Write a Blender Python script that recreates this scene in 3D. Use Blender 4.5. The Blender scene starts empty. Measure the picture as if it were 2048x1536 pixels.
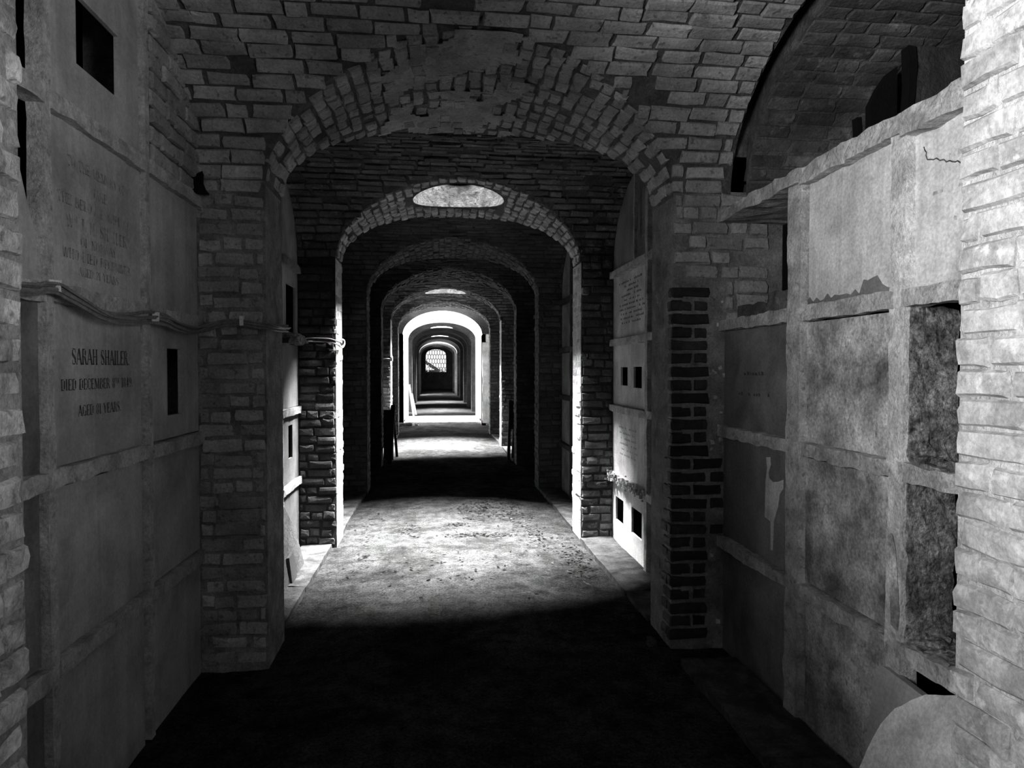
import bpy, math, random
import numpy as np
from mathutils import Vector, Matrix, noise
random.seed(7)
R = random.Random(11)
scene = bpy.context.scene
COL = scene.collection

# ------------------------------------------------------------------ camera, world, lights, exposure
YAW, PITCH, FPX, CAMH = math.radians(6.2563), math.radians(1.2654), 1350.0, 1.49
cam_d = bpy.data.cameras.new('camera')
cam_d.sensor_fit = 'HORIZONTAL'; cam_d.sensor_width = 36.0
cam_d.lens = 36.0 * FPX / 2048.0
cam_d.clip_start = 0.02; cam_d.clip_end = 300
cam = bpy.data.objects.new('camera', cam_d); COL.objects.link(cam)
cam.location = (0, 0, CAMH)
cam.rotation_euler = (math.radians(90) - PITCH, 0, -YAW)
scene.camera = cam

w = bpy.data.worlds.new('overcast_sky'); scene.world = w; w.use_nodes = True
bg = w.node_tree.nodes['Background']
bg.inputs[0].default_value = (1, 1, 1, 1); bg.inputs[1].default_value = 1.1

scene.view_settings.view_transform = 'Standard'
scene.view_settings.look = 'None'
scene.view_settings.gamma = 1.0
scene.view_settings.use_curve_mapping = False
scene.view_settings.exposure = 0.0
scene.cycles.max_bounces = 8
scene.cycles.diffuse_bounces = 6
scene.cycles.sample_clamp_indirect = 6.0
scene.cycles.use_denoising = True

SKYR = 0.39
SHAFT_TOP = 5.95; SHAFT_R = 1.22; SHAFT_RX = 1.50; SHAFT_OFF = 0.30      # the wells flare upwards and lean a little to the right
#           x,    y,     W
SKYLIGHTS = [(0.18, 5.86, 37000), (0.15, 12.98, 58000), (0.13, 23.95, 27000), (0.09, 30.4, 27000), (-0.02, 43.2, 15000)]
for (sx, sy, e) in SKYLIGHTS:
    l = bpy.data.lights.new('daylight_down_shaft', 'AREA'); l.shape = 'ELLIPSE'; l.size = 2 * SHAFT_RX - 0.02; l.size_y = 2 * SHAFT_R - 0.02; l.energy = e * 1.23
    o = bpy.data.objects.new('daylight_down_shaft', l); COL.objects.link(o); o.location = (sx + SHAFT_OFF, sy, SHAFT_TOP - 0.02)

def side_light(loc, rot, sx, sy, e, spread=180):  # serves the real doorways and the added fill lamp
    l = bpy.data.lights.new('doorway_and_fill_light', 'AREA'); l.shape = 'RECTANGLE'; l.size = sx; l.size_y = sy; l.energy = e; l.spread = math.radians(spread)
    o = bpy.data.objects.new('doorway_and_fill_light', l); COL.objects.link(o); o.location = loc; o.rotation_euler = rot
# doorway in the left wall of the bay the camera stands in (behind the lens)
side_light((-1.2, -0.35, 1.86), (0, -math.radians(109), 0), 0.75, 1.05, 180, 122)
# added fill lamp opposite, lifts the left side; its doorway is invented
side_light((1.56, -0.45, 1.80), (0, math.radians(112), 0), 0.8, 0.9, 60, 120)
# the lit cross passage halfway down, open to daylight on both sides
side_light((-1.0, 19.3, 1.15), (0, -math.radians(90), 0), 2.0, 1.7, 520)
side_light((1.24, 19.3, 1.15), (0, math.radians(90), 0), 2.0, 1.7, 520)
# a second side doorway further on
side_light((-1.06, 39.5, 1.15), (0, -math.radians(90), 0), 2.0, 1.4, 700)

# ------------------------------------------------------------------ materials (all greys: the picture is black and white)
def _n(nt, t, **kw):
    n = nt.nodes.new(t)
    for k, v in kw.items(): setattr(n, k, v)
    return n

def mat(name, lo, hi, scale=6.0, stain=0.35, stain_scale=2.2, streak=0.0, rnd=0.0, rough=0.92, bump=0.25, bump_scale=60.0,
        speck=0.0, speck_val=0.02, lime=0.0, lime_val=0.6, lime_scale=9.0, spec=0.2, grain=0.16):
    m = bpy.data.materials.new(name); m.use_nodes = True
    nt = m.node_tree; L = nt.links.new
    b = nt.nodes['Principled BSDF']
    b.inputs['Roughness'].default_value = rough
    b.inputs['Specular IOR Level'].default_value = spec
    geo = _n(nt, 'ShaderNodeNewGeometry')
    n1 = _n(nt, 'ShaderNodeTexNoise'); n1.inputs['Scale'].default_value = scale; n1.inputs['Detail'].default_value = 8; n1.inputs['Roughness'].default_value = 0.66
    L(geo.outputs['Position'], n1.inputs['Vector'])
    mr = _n(nt, 'ShaderNodeMapRange'); mr.inputs[1].default_value = 0.33; mr.inputs[2].default_value = 0.68
    mr.inputs[3].default_value = lo; mr.inputs[4].default_value = hi
    L(n1.outputs['Fac'], mr.inputs[0]); val = mr.outputs[0]
    def mul(a, bsock):
        x = _n(nt, 'ShaderNodeMath', operation='MULTIPLY'); L(a, x.inputs[0]); L(bsock, x.inputs[1]); return x.outputs[0]
    def rng(src, a, bb, c, d):
        x = _n(nt, 'ShaderNodeMapRange'); x.inputs[1].default_value = a; x.inputs[2].default_value = bb
        x.inputs[3].default_value = c; x.inputs[4].default_value = d; L(src, x.inputs[0]); return x.outputs[0]
    if stain:
        n2 = _n(nt, 'ShaderNodeTexNoise'); n2.inputs['Scale'].default_value = stain_scale; n2.inputs['Detail'].default_value = 6
        n2.inputs['Roughness'].default_value = 0.6; n2.inputs['Distortion'].default_value = 0.6
        L(geo.outputs['Position'], n2.inputs['Vector'])
        val = mul(val, rng(n2.outputs['Fac'], 0.36, 0.62, 1 - stain, 1 + stain * 0.45))
    if streak:
        mp = _n(nt, 'ShaderNodeMapping'); mp.inputs['Scale'].default_value = (11, 11, 0.55)
        L(geo.outputs['Position'], mp.inputs['Vector'])
        n3 = _n(nt, 'ShaderNodeTexNoise'); n3.inputs['Scale'].default_value = 1.5; n3.inputs['Detail'].default_value = 9; n3.inputs['Roughness'].default_value = 0.68; n3.inputs['Distortion'].default_value = 0.5
        L(mp.outputs[0], n3.inputs['Vector'])
        val = mul(val, rng(n3.outputs['Fac'], 0.38, 0.62, 1 - streak, 1 + streak * 0.4))
    if rnd:
        oi = _n(nt, 'ShaderNodeObjectInfo')
        ad = _n(nt, 'ShaderNodeMath', operation='ADD'); L(oi.outputs['Random'], ad.inputs[0]); L(geo.outputs['Random Per Island'], ad.inputs[1])
        fr = _n(nt, 'ShaderNodeMath', operation='FRACT'); L(ad.outputs[0], fr.inputs[0])
        val = mul(val, rng(fr.outputs[0], 0, 1, 1 - rnd, 1 + rnd))
    if grain:
        n7 = _n(nt, 'ShaderNodeTexNoise'); n7.inputs['Scale'].default_value = 85; n7.inputs['Detail'].default_value = 5; n7.inputs['Roughness'].default_value = 0.7
        L(geo.outputs['Position'], n7.inputs['Vector'])
        val = mul(val, rng(n7.outputs['Fac'], 0.34, 0.66, 1 - grain * 1.6, 1 + grain * 1.3))
    if lime:
        n5 = _n(nt, 'ShaderNodeTexNoise'); n5.inputs['Scale'].default_value = lime_scale; n5.inputs['Detail'].default_value = 9; n5.inputs['Roughness'].default_value = 0.7
        L(geo.outputs['Position'], n5.inputs['Vector'])
        f = rng(n5.outputs['Fac'], 0.56, 0.66, 0, lime)
        mx = _n(nt, 'ShaderNodeMix', data_type='FLOAT'); L(f, mx.inputs[0]); L(val, mx.inputs[2]); mx.inputs[3].default_value = lime_val
        val = mx.outputs[0]
    if speck:
        n6 = _n(nt, 'ShaderNodeTexNoise'); n6.inputs['Scale'].default_value = 38; n6.inputs['Detail'].default_value = 4
        L(geo.outputs['Position'], n6.inputs['Vector'])
        f = rng(n6.outputs['Fac'], 0.6, 0.68, 0, speck)
        mx = _n(nt, 'ShaderNodeMix', data_type='FLOAT'); L(f, mx.inputs[0]); L(val, mx.inputs[2]); mx.inputs[3].default_value = speck_val
        val = mx.outputs[0]
    cmb = _n(nt, 'ShaderNodeCombineColor')
    for k in range(3): L(val, cmb.inputs[k])
    L(cmb.outputs[0], b.inputs['Base Color'])
    if bump:
        nb = _n(nt, 'ShaderNodeTexNoise'); nb.inputs['Scale'].default_value = bump_scale; nb.inputs['Detail'].default_value = 6; nb.inputs['Roughness'].default_value = 0.65
        L(geo.outputs['Position'], nb.inputs['Vector'])
        bp = _n(nt, 'ShaderNodeBump'); bp.inputs['Strength'].default_value = bump; bp.inputs['Distance'].default_value = 0.02
        L(nb.outputs['Fac'], bp.inputs['Height']); L(bp.outputs[0], b.inputs['Normal'])
    return m

M = {}
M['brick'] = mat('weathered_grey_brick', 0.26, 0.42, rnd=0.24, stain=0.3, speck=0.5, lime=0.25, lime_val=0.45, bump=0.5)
M['brick_far'] = mat('shade_darkened_brick', 0.055, 0.115, rnd=0.35, stain=0.45, speck=0.5, lime=0.3, lime_val=0.4, bump=0.5)  # darker copy of the brick, shade of the far bays put into its colour
M['brick_dim'] = mat('deep_shade_brick', 0.03, 0.06, rnd=0.3, stain=0.4, speck=0.4, bump=0.5)  # darkest brick copy, colour stands for the shade of the black bays
M['mortar_dim'] = mat('deep_shade_mortar', 0.018, 0.035, scale=14, stain=0.4, bump=0.8, bump_scale=40)  # mortar to match, bay shade put into its colour
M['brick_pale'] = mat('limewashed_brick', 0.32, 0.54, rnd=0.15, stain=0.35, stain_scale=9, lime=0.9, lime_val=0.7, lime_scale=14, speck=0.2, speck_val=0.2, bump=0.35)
M['brick_left'] = mat('pitted_pale_brick', 0.30, 0.50, rnd=0.22, stain=0.4, stain_scale=12, lime=0.4, lime_val=0.6, speck=0.6, speck_val=0.08, bump=0.7)
M['brick_black'] = mat('glazed_dark_brick', 0.015, 0.035, rnd=0.4, stain=0.4, stain_scale=20, bump=0.4, spec=0.3, rough=0.7)
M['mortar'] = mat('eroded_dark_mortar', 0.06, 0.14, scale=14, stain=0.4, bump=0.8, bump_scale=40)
M['mortar_far'] = mat('shade_darkened_mortar', 0.03, 0.065, scale=14, stain=0.4, bump=0.8, bump_scale=40)  # darker mortar copy, shade put into its colour
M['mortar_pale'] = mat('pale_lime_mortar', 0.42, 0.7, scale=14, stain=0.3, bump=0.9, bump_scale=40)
M['mortar_grey'] = mat('repointed_grey_mortar', 0.15, 0.27, scale=12, stain=0.4, stain_scale=5, speck=0.3, lime=0.3, lime_val=0.5, lime_scale=16, bump=0.7, bump_scale=50)
M['plaster'] = mat('flaking_grey_plaster', 0.28, 0.46, scale=7, stain=0.4, speck=0.4, bump=0.6)
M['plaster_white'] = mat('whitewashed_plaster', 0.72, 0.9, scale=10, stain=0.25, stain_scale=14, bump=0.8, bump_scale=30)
M['shaft'] = mat('spill_cut_lining', 0.0016, 0.0045, scale=16, stain=0.4, stain_scale=9, speck=0.9, speck_val=0.0007, bump=0.6, bump_scale=30, spec=0.0, rough=1.0)  # near-black lining holds back light spill, specks grey the glare
M['marble'] = mat('dull_grey_marble', 0.32, 0.46, scale=5, stain=0.28, stain_scale=2.6, streak=0.14, grain=0.1, bump=0.12, rough=0.6, spec=0.4)
M['marble_stained'] = mat('stained_white_marble', 0.22, 0.66, scale=5.5, stain=0.72, stain_scale=3.4, streak=0.12, speck=0.5, speck_val=0.1, grain=0.26, lime=0.35, lime_val=0.62, lime_scale=7, bump=0.45, rough=0.7, spec=0.35)
M['marble_clean'] = mat('streaked_white_marble', 0.46, 0.70, scale=6, stain=0.3, stain_scale=3, streak=0.16, bump=0.15, rough=0.65, spec=0.35)
M['marble_dark'] = mat('dirty_and_shaded_slate', 0.13, 0.20, scale=5, stain=0.4, stain_scale=3, streak=0.12, bump=0.15, rough=0.65, spec=0.35)  # dark slate tone, also used where slabs carry painted shade
M['marble_white'] = mat('fresh_broken_marble', 0.55, 0.8, scale=5, stain=0.35, stain_scale=4, streak=0.1, bump=0.15, rough=0.6, spec=0.35)
M['marble_sooty'] = mat('glare_toned_slab', 0.055, 0.085, scale=5, stain=0.35, stain_scale=3, streak=0.15, bump=0.15, rough=0.8, spec=0.1)  # darker slab copy, colour cut down against skylight glare
M['rib'] = mat('rough_dressed_stone', 0.34, 0.56, scale=12, stain=0.35, stain_scale=7, speck=0.5, speck_val=0.1, bump=0.7)
M['rib_white'] = mat('bleached_dressed_stone', 0.5, 0.8, scale=12, stain=0.3, stain_scale=7, speck=0.35, speck_val=0.2, bump=0.7)
M['rib_left'] = mat('dull_dressed_stone', 0.34, 0.52, scale=12, stain=0.3, stain_scale=7, speck=0.4, speck_val=0.08, bump=0.6)
M['rough_stone'] = mat('pitted_rubble_mortar', 0.08, 0.40, grain=0.4, scale=26, stain=0.45, stain_scale=5, speck=0.7, bump=1.0, bump_scale=45)
M['dirt'] = mat('packed_damp_earth', 0.013, 0.042, scale=9, stain=0.5, stain_scale=1.6, speck=0.5, speck_val=0.008, bump=0.9, bump_scale=30, grain=0.4, lime=0.45, lime_val=0.065, lime_scale=42, spec=0.0, rough=1.0)
M['kerb'] = mat('worn_floor_stone', 0.03, 0.075, spec=0.02, scale=8, stain=0.45, stain_scale=6, speck=0.5, bump=0.7, bump_scale=28)
M['brick_jamb'] = mat('lit_jamb_brick', 0.36, 0.58, rnd=0.2, stain=0.25, stain_scale=9, lime=0.5, lime_val=0.65, speck=0.4, speck_val=0.12, bump=0.6)  # paler brick copy, skylight brightness put into its colour
M['void'] = mat('shade_black', 0.002, 0.004, stain=0, bump=0.5)  # near-black colour stands for the deep shade of cavities
M['iron'] = mat('dark_iron', 0.02, 0.04, stain=0.2, rough=0.5, bump=0.2, spec=0.5)
M['wood'] = mat('blackened_timber', 0.012, 0.03, streak=0.4, bump=0.3)
M['board'] = mat('pale_timber', 0.4, 0.6, streak=0.3, bump=0.2)
M['cable'] = mat('dusty_cable_sheath', 0.12, 0.22, scale=30, stain=0.3, rough=0.6, bump=0.1)
M['clip'] = mat('bright_cable_clip', 0.6, 0.75, stain=0, rough=0.5, bump=0)
M['letter'] = mat('blackened_lettering', 0.05, 0.10, scale=40, stain=0.5, stain_scale=30, bump=0)
M['letter_faint'] = mat('faded_lettering', 0.24, 0.33, scale=40, stain=0.4, stain_scale=25, bump=0)
M['letter_white'] = mat('worn_carving', 0.32, 0.5, scale=40, stain=0.4, stain_scale=25, bump=0)
M['leaf'] = mat('dry_leaf', 0.003, 0.03, scale=3, stain=0, rnd=0.8, bump=0, spec=0.0, rough=1.0)
M['foliage'] = mat('shrub_leaves', 0.03, 0.09, stain=0.3, bump=0)
M['ground_out'] = mat('bright_gravel_outside', 0.5, 0.7, stain=0.2, bump=0)

g = bpy.data.materials.new('dusty_window_glass'); g.use_nodes = True
nt = g.node_tree; nt.nodes.clear()
out = nt.nodes.new('ShaderNodeOutputMaterial'); mixn = nt.nodes.new('ShaderNodeMixShader')
tr = nt.nodes.new('ShaderNodeBsdfTransparent'); gl = nt.nodes.new('ShaderNodeBsdfGlossy'); gl.inputs['Roughness'].default_value = 0.1
mixn.inputs[0].default_value = 0.06
nt.links.new(tr.outputs[0], mixn.inputs[1]); nt.links.new(gl.outputs[0], mixn.inputs[2]); nt.links.new(mixn.outputs[0], out.inputs[0])
M['glass'] = g

# ------------------------------------------------------------------ helpers
class MB:
    def __init__(s): s.v = []; s.f = []
    def add(s, vs, fs):
        k = len(s.v); s.v += [tuple(p) for p in vs]; s.f += [tuple(i + k for i in f) for f in fs]
    def box(s, a, b):
        (x0, y0, z0), (x1, y1, z1) = a, b
        s.add([(x0, y0, z0), (x1, y0, z0), (x1, y1, z0), (x0, y1, z0), (x0, y0, z1), (x1, y0, z1), (x1, y1, z1), (x0, y1, z1)],
              [(0, 3, 2, 1), (4, 5, 6, 7), (0, 1, 5, 4), (1, 2, 6, 5), (2, 3, 7, 6), (3, 0, 4, 7)])
    def rbox(s, a, b, n=(4, 4, 4), amp=0.004, freq=9.0, seed=0.0):
        a = Vector(a); b = Vector(b)
        def disp(p):
            q = p * freq + Vector((seed, seed * 1.7, seed * 0.3))
            return p + Vector((noise.noise(q), noise.noise(q + Vector((31, 7, 3))), noise.noise(q + Vector((5, 19, 77))))) * amp * 2 \
                     + Vector((noise.noise(q * 3.7), noise.noise(q * 3.7 + Vector((3, 7, 3))), noise.noise(q * 3.7 + Vector((5, 9, 7))))) * amp
        d = b - a
        for ax in range(3):
            u, v = (ax + 1) % 3, (ax + 2) % 3
            nu, nv = n[u], n[v]
            for side in (0, 1):
                vs = []; fs = []
                for i in range(nu + 1):
                    for j in range(nv + 1):
                        p = Vector((0, 0, 0)); p[ax] = a[ax] + d[ax] * side; p[u] = a[u] + d[u] * i / nu; p[v] = a[v] + d[v] * j / nv
                        vs.append(disp(p))
                for i in range(nu):
                    for j in range(nv):
                        k = i * (nv + 1) + j; q = (k, k + nv + 1, k + nv + 2, k + 1)
                        fs.append(q if side else q[::-1])
                s.add(vs, fs)
    def grid(s, rows, flip=False):
        n = len(rows[0]); k = []
        fs = []
        for i in range(len(rows) - 1):
            for j in range(n - 1):
                q = (i * n + j, i * n + j + 1, (i + 1) * n + j + 1, (i + 1) * n + j)
                fs.append(q[::-1] if flip else q)
        s.add([p for r in rows for p in r], fs)
    def prism(s, poly, fn0, fn1):
        n = len(poly)
        s.add([fn0(*p) for p in poly] + [fn1(*p) for p in poly],
              [tuple(range(n))[::-1], tuple(range(n, 2 * n))] + [(i, (i + 1) % n, n + (i + 1) % n, n + i) for i in range(n)])
    def tube(s, pts, r, n=6):
        pts = [Vector(p) for p in pts]; rings = []
        for i, p in enumerate(pts):
            t = (pts[min(i + 1, len(pts) - 1)] - pts[max(i - 1, 0)]).normalized()
            a = t.cross(Vector((0, 0, 1)) if abs(t.z) < 0.9 else Vector((1, 0, 0))).normalized(); b2 = t.cross(a)
            rings.append([p + (a * math.cos(2 * math.pi * k / n) + b2 * math.sin(2 * math.pi * k / n)) * r for k in range(n)])
        vs = [q for rg in rings for q in rg]; fs = []
        for i in range(len(rings) - 1):
            for k in range(n):
                fs.append((i * n + k, i * n + (k + 1) % n, (i + 1) * n + (k + 1) % n, (i + 1) * n + k))
        fs.append(tuple(range(n))); fs.append(tuple(range(len(vs) - n, len(vs)))[::-1])
        s.add(vs, fs)
    def build(s, name, m, parent=None, smooth=False):
        me = bpy.data.meshes.new(name); me.from_pydata([tuple(p) for p in s.v], [], s.f); me.update()
        me.materials.append(m if not isinstance(m, str) else M[m])
        if smooth: me.polygons.foreach_set('use_smooth', [True] * len(me.polygons))
        o = bpy.data.objects.new(name, me); COL.objects.link(o)
        if parent: o.parent = parent
        return o

def tag(o, label, cat, kind=None, group=None):
    o['label'] = label; o['category'] = cat
    if kind: o['kind'] = kind
    if group: o['group'] = group
    return o
def empty(name, loc=(0, 0, 0)):
    o = bpy.data.objects.new(name, None); COL.objects.link(o); o.location = loc; return o
def smooth_line(pts, n=5):
    pts = [Vector(p) for p in pts]; outp = []
    for i in range(len(pts) - 1):
        p0, p1, p2, p3 = pts[max(i - 1, 0)], pts[i], pts[i + 1], pts[min(i + 2, len(pts) - 1)]
        for k in range(n):
            t = k / n
            outp.append(0.5 * ((2 * p1) + (p2 - p0) * t + (2 * p0 - 5 * p1 + 4 * p2 - p3) * t * t + (3 * p1 - p0 - 3 * p2 + p3) * t ** 3))
    outp.append(pts[-1]); return outp

# camera test used only to choose which bricks become single objects
_fw = np.array([math.sin(YAW) * math.cos(PITCH), math.cos(YAW) * math.cos(PITCH), -math.sin(PITCH)])
_rt = np.array([math.cos(YAW), -math.sin(YAW), 0.0]); _up = np.cross(_rt, _fw)
def seen(p, n, lu, lv):
    v = np.array(p) - np.array((0, 0, CAMH)); z = v @ _fw
    if z < 0.3: return 0, 0
    x = 1024 + FPX * (v @ _rt) / z; y = 768 - FPX * (v @ _up) / z
    if not (-10 < x < 2058 and -10 < y < 1546): return 0, 0
    d = np.linalg.norm(v); c = -(v @ np.array(n)) / d
    if c < 0.02: return 0, 0
    return FPX * lu / z * FPX * lv / z * c, FPX * max(lu, lv) / z

# brick shapes: twelve worn bricks, front face at w = 0, body behind it
def brick_shape(seed):
    r = random.Random(seed)
    base = [(-.5, -.5), (0, -.5), (.5, -.5), (.5, 0), (.5, .5), (0, .5), (-.5, .5), (-.5, 0)]
    outl = [(u + r.uniform(-.025, .025) - (0.03 * math.copysign(1, u) if abs(u) > .4 and abs(v) > .4 and r.random() < .4 else 0), v + r.uniform(-.07, .07)) for u, v in base]
    ring = [(u * 0.94 + r.uniform(-.012, .012), v * 0.80 + r.uniform(-.04, .04)) for u, v in outl]
    vs = [(u, v, -1) for u, v in outl] + [(u, v, -0.22 + r.uniform(-.1, .08)) for u, v in outl] + [(u, v, r.uniform(-.07, .03)) for u, v in ring] + [(r.uniform(-.1, .1), r.uniform(-.1, .1), .03)]
    fs = []
    for i in range(8):
        j = (i + 1) % 8
        fs += [(i, j, 8 + j, 8 + i), (8 + i, 8 + j, 16 + j, 16 + i), (16 + i, 16 + j, 24)]
    return vs, fs
SHAPES = [brick_shape(s) for s in range(12)]
_bm = {}
def brick_mesh(k, mn):
    if (k, mn) not in _bm:
        me = bpy.data.meshes.new('brick'); me.from_pydata(*[SHAPES[k][0], [], SHAPES[k][1]]); me.materials.append(M[mn]); me.update(); _bm[(k, mn)] = me
    return _bm[(k, mn)]
BR = {}     # parent -> list of (area, size, matrix rows, shape, material, name)
def put(parent, p, tu, tv, n, lu, lv, depth, mn, name='brick'):
    a, s = seen(p, n, lu, lv)
    BR.setdefault(parent, []).append((a, s, p, tu * lu, tv * lv, n * depth, R.randrange(12), mn, name))
def lay(parent, fn, u0, u1, v0, v1, course, blen, mn, gap=0.012, header=0.25, mask=None, proud=(0.004, 0.016), jit=0.012, miss=0.0, depth=0.06, tilt=0.03, size=(0.0, 0.0)):
    """courses of bricks over a surface: fn(u, v) -> point, unit u, unit v, unit normal"""
    nrow = max(1, round((v1 - v0) / course)); ch = (v1 - v0) / nrow
    for r_ in range(nrow):
        v = v0 + (r_ + 0.5) * ch
        u = u0 - (R.random() * blen if r_ % 2 else R.random() * 0.3 * blen)
        while u < u1:
            L_ = blen * (0.5 if R.random() < header else 1.0) * R.uniform(0.93, 1.05)
            a, b = max(u, u0), min(u + L_, u1); u += L_
            if b - a < 0.03: continue
            uc = (a + b) / 2
            if mask:
                ok_ = [mask(a + (b - a) * (t_ + 0.5) / 6, v) for t_ in range(6)]
                if not any(ok_): continue
                k0 = ok_.index(True); k1 = k0
                while k1 + 1 < 6 and ok_[k1 + 1]: k1 += 1
                a, b = a + (b - a) * k0 / 6, a + (b - a) * (k1 + 1) / 6
                if b - a < 0.035: continue
                uc = (a + b) / 2
            p, tu, tv, n = fn(uc, v)
            if R.random() < miss: continue
            ang = R.gauss(0, tilt * 0.5); c, s_ = math.cos(ang), math.sin(ang)
            tu2 = tu * c + tv * s_; tv2 = tv * c - tu * s_
            p = p + n * R.uniform(*proud) + tv * R.uniform(-jit, jit) * 0.35 + tu * R.uniform(-jit, jit) * 0.4
            put(parent, p, tu2, tv2, n, max(0.02, b - a - gap * R.uniform(0.6, 1.5)), ch - gap * R.uniform(0.6, 1.4), depth, mn)
def flush_bricks():
    for parent, lst in BR.items():
        cand = [b for b in lst if b[1] >= 10 and b[0] > 25]
        cand.sort(key=lambda b: -b[0])
        single = set(id(b) for b in cand[:MAXS.get(parent.name, 220)])
        rest = {}
        for b in lst:
            a, s, p, U, V, N, k, mn, name = b
            if id(b) in single:
                o = bpy.data.objects.new(name, brick_mesh(k, mn)); o.parent = parent
                o.matrix_basis = Matrix(((U[0], V[0], N[0], p[0]), (U[1], V[1], N[1], p[1]), (U[2], V[2], N[2], p[2]), (0, 0, 0, 1)))
                COL.objects.link(o)
            else: rest.setdefault(mn, []).append(b)
        for mn, bl in rest.items():
            vv = []; ff = []; k0 = 0
            for (a, s, p, U, V, N, k, _, _) in bl:
                vs, fs = SHAPES[k]; arr = np.array(vs); W = arr[:, :1] * np.array(U) + arr[:, 1:2] * np.array(V) + arr[:, 2:3] * np.array(N) + np.array(p)
                vv.append(W); ff += [tuple(i + k0 for i in f) for f in fs]; k0 += len(vs)
            me = bpy.data.meshes.new('small_bricks'); me.from_pydata(np.concatenate(vv).tolist(), [], ff); me.materials.append(M[mn]); me.update()
            o = bpy.data.objects.new('small_bricks', me); o.parent = parent; o['kind'] = 'stuff'; COL.objects.link(o)
MAXS = {}

# ------------------------------------------------------------------ plan of the vault (metres; x right, y along the corridor, z up)
WY = [1.12, 3.46, 5.75, 8.20, 10.45, 12.77, 15.33, 17.91, 20.72, 23.85, 27.0, 30.22, 34.0, 37.75, 41.4, 45.1]
TH = [0.36, 0.35, 0.36, 0.36, 0.36, 0.36, 0.36, 0.36, 0.36, 0.36, 0.36, 0.36, 0.36, 0.36, 0.36, 0.36]
WXL = [float(np.interp(y, [8.2, 12.77, 17.9, 23.85, 30.2, 37.75, 45.1], [-.846, -.88, -.915, -.90, -.947, -1.026, -1.10])) for y in WY]
OPEN = 2.08; HALF = 1.04
ZS, RISE = 2.40, 0.58           # corridor arch: springing and rise
VS, VR = 2.416, 0.65            # cross vaults of the bays
YBACK, YEND = -1.3, 50.0
ORD = ['nearest', 'second', 'third', 'fourth', 'fifth', 'sixth', 'seventh', 'eighth', 'ninth', 'tenth', 'eleventh', 'twelfth', 'thirteenth', 'fourteenth', 'fifteenth', 'sixteenth']
def za(x, i): 
    t = (x - WXL[i] - HALF) / HALF
    return ZS + RISE * math.sqrt(max(0.0, 1 - t * t))
YCAP = YEND + 5.0
def bay(i):                     # bay i lies behind wall i (bay -1 is where the camera stands)
    y0 = WY[i] + TH[i] if i >= 0 else YBACK
    y1 = WY[i + 1] if i + 1 < len(WY) else YCAP
    return y0, y1
def zv(y, y0, y1):
    a = (y1 - y0) / 2; t = (y - (y0 + y1) / 2) / a
    return VS + VR * math.sqrt(max(0.0, 1 - t * t))
def ydepth(z, y0, y1):          # how far from the wall face the bay vault reaches height z
    if z <= VS: return 0.0
    a = (y1 - y0) / 2; t = min(1.0, (z - VS) / VR)
    return a - a * math.sqrt(max(0.0, 1 - t * t))
BAYX = []
for i in range(-1, len(WY)):
    xl = WXL[max(i, 0)] if i < 1 else (WXL[i] + WXL[min(i + 1, len(WY) - 1)]) / 2
    BAYX.append((xl - 0.30, xl + OPEN + 0.265))
BAYX = {i - 1: b for i, b in enumerate(BAYX)}
BAYX[0] = (-1.15, 1.50); BAYX[1] = (-1.132, 1.497); BAYX[-1] = (-1.15, 1.50)

# ------------------------------------------------------------------ floor
def fz(x, y):
    c = max(0.0, 1 - ((x - 0.19) / 1.1) ** 2)
    return 0.035 * c - 0.012 + 0.011 * noise.noise(Vector((x * 2.2, y * 2.2, 0))) + 0.006 * noise.noise(Vector((x * 8, y * 8, 3))) + 0.003 * noise.noise(Vector((x * 22, y * 22, 5)))
mb = MB()
ys = list(np.arange(-1.6, 2.0, 0.3)) + list(np.arange(2.0, 9.0, 0.045)) + list(np.arange(9.0, 16, 0.12)) + list(np.arange(16, 50.4, 0.5))
xs = list(np.arange(-2.4, -1.2, 0.4)) + list(np.arange(-1.2, 1.62, 0.045)) + [1.9, 2.3, 2.7]
mb.grid([[(x, y, fz(x, y)) for x in xs] for y in ys], flip=True)
floor = tag(mb.build('floor', 'dirt', smooth=True), 'packed dark earth floor of the long corridor, bright under the skylights', 'floor', 'structure')

def kerb(x0, x1, y0, y1, z=0.028):
    m_ = MB(); m_.rbox((x0, y0, -0.08), (x1, y1, z), (5, 12, 2), 0.004, 7, R.random() * 9)
    return m_.build('kerb_slab', 'kerb', floor)
for (x0, x1, y0, y1) in [(1.225, 1.5, 1.5, 2.37), (1.215, 1.5, 2.39, 3.26), (1.225, 1.5, 3.86, 4.30), (1.222, 1.5, 4.32, 5.74),
                         (-1.13, -0.885, 3.86, 4.62), (-1.13, -0.885, 4.64, 5.74), (1.235, 1.5, 6.15, 7.2), (1.235, 1.5, 7.22, 8.18), (-1.14, -0.86, 6.15, 7.3), (-1.14, -0.86, 7.32, 8.18),
                         (-1.15, -0.85, 10.85, 12.7), (1.2, 1.47, 10.85, 12.7), (1.2, 1.47, 13.2, 15.2), (-1.15, -0.88, 13.2, 15.2)]:
    kerb(x0, x1, y0, y1)

m_ = MB(); m_.rbox((-0.915, 18.5, -0.08), (1.165, 21.0, 0.045), (10, 10, 2), 0.004, 4, 3); m_.build('bright_floor_slab', 'rib_white', floor)  # pale slab added so the passage floor reads as daylit

# ------------------------------------------------------------------ piers, arches, cross vaults
def face_fn(y, n=-1):
    return lambda u, v: (Vector((u, y, v)), Vector((1, 0, 0)), Vector((0, 0, 1)), Vector((0, n, 0)))
def jamb_fn(x, n):
    return lambda u, v: (Vector((x, u, v)), Vector((0, 1, 0)), Vector((0, 0, 1)), Vector((n, 0, 0)))

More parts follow.
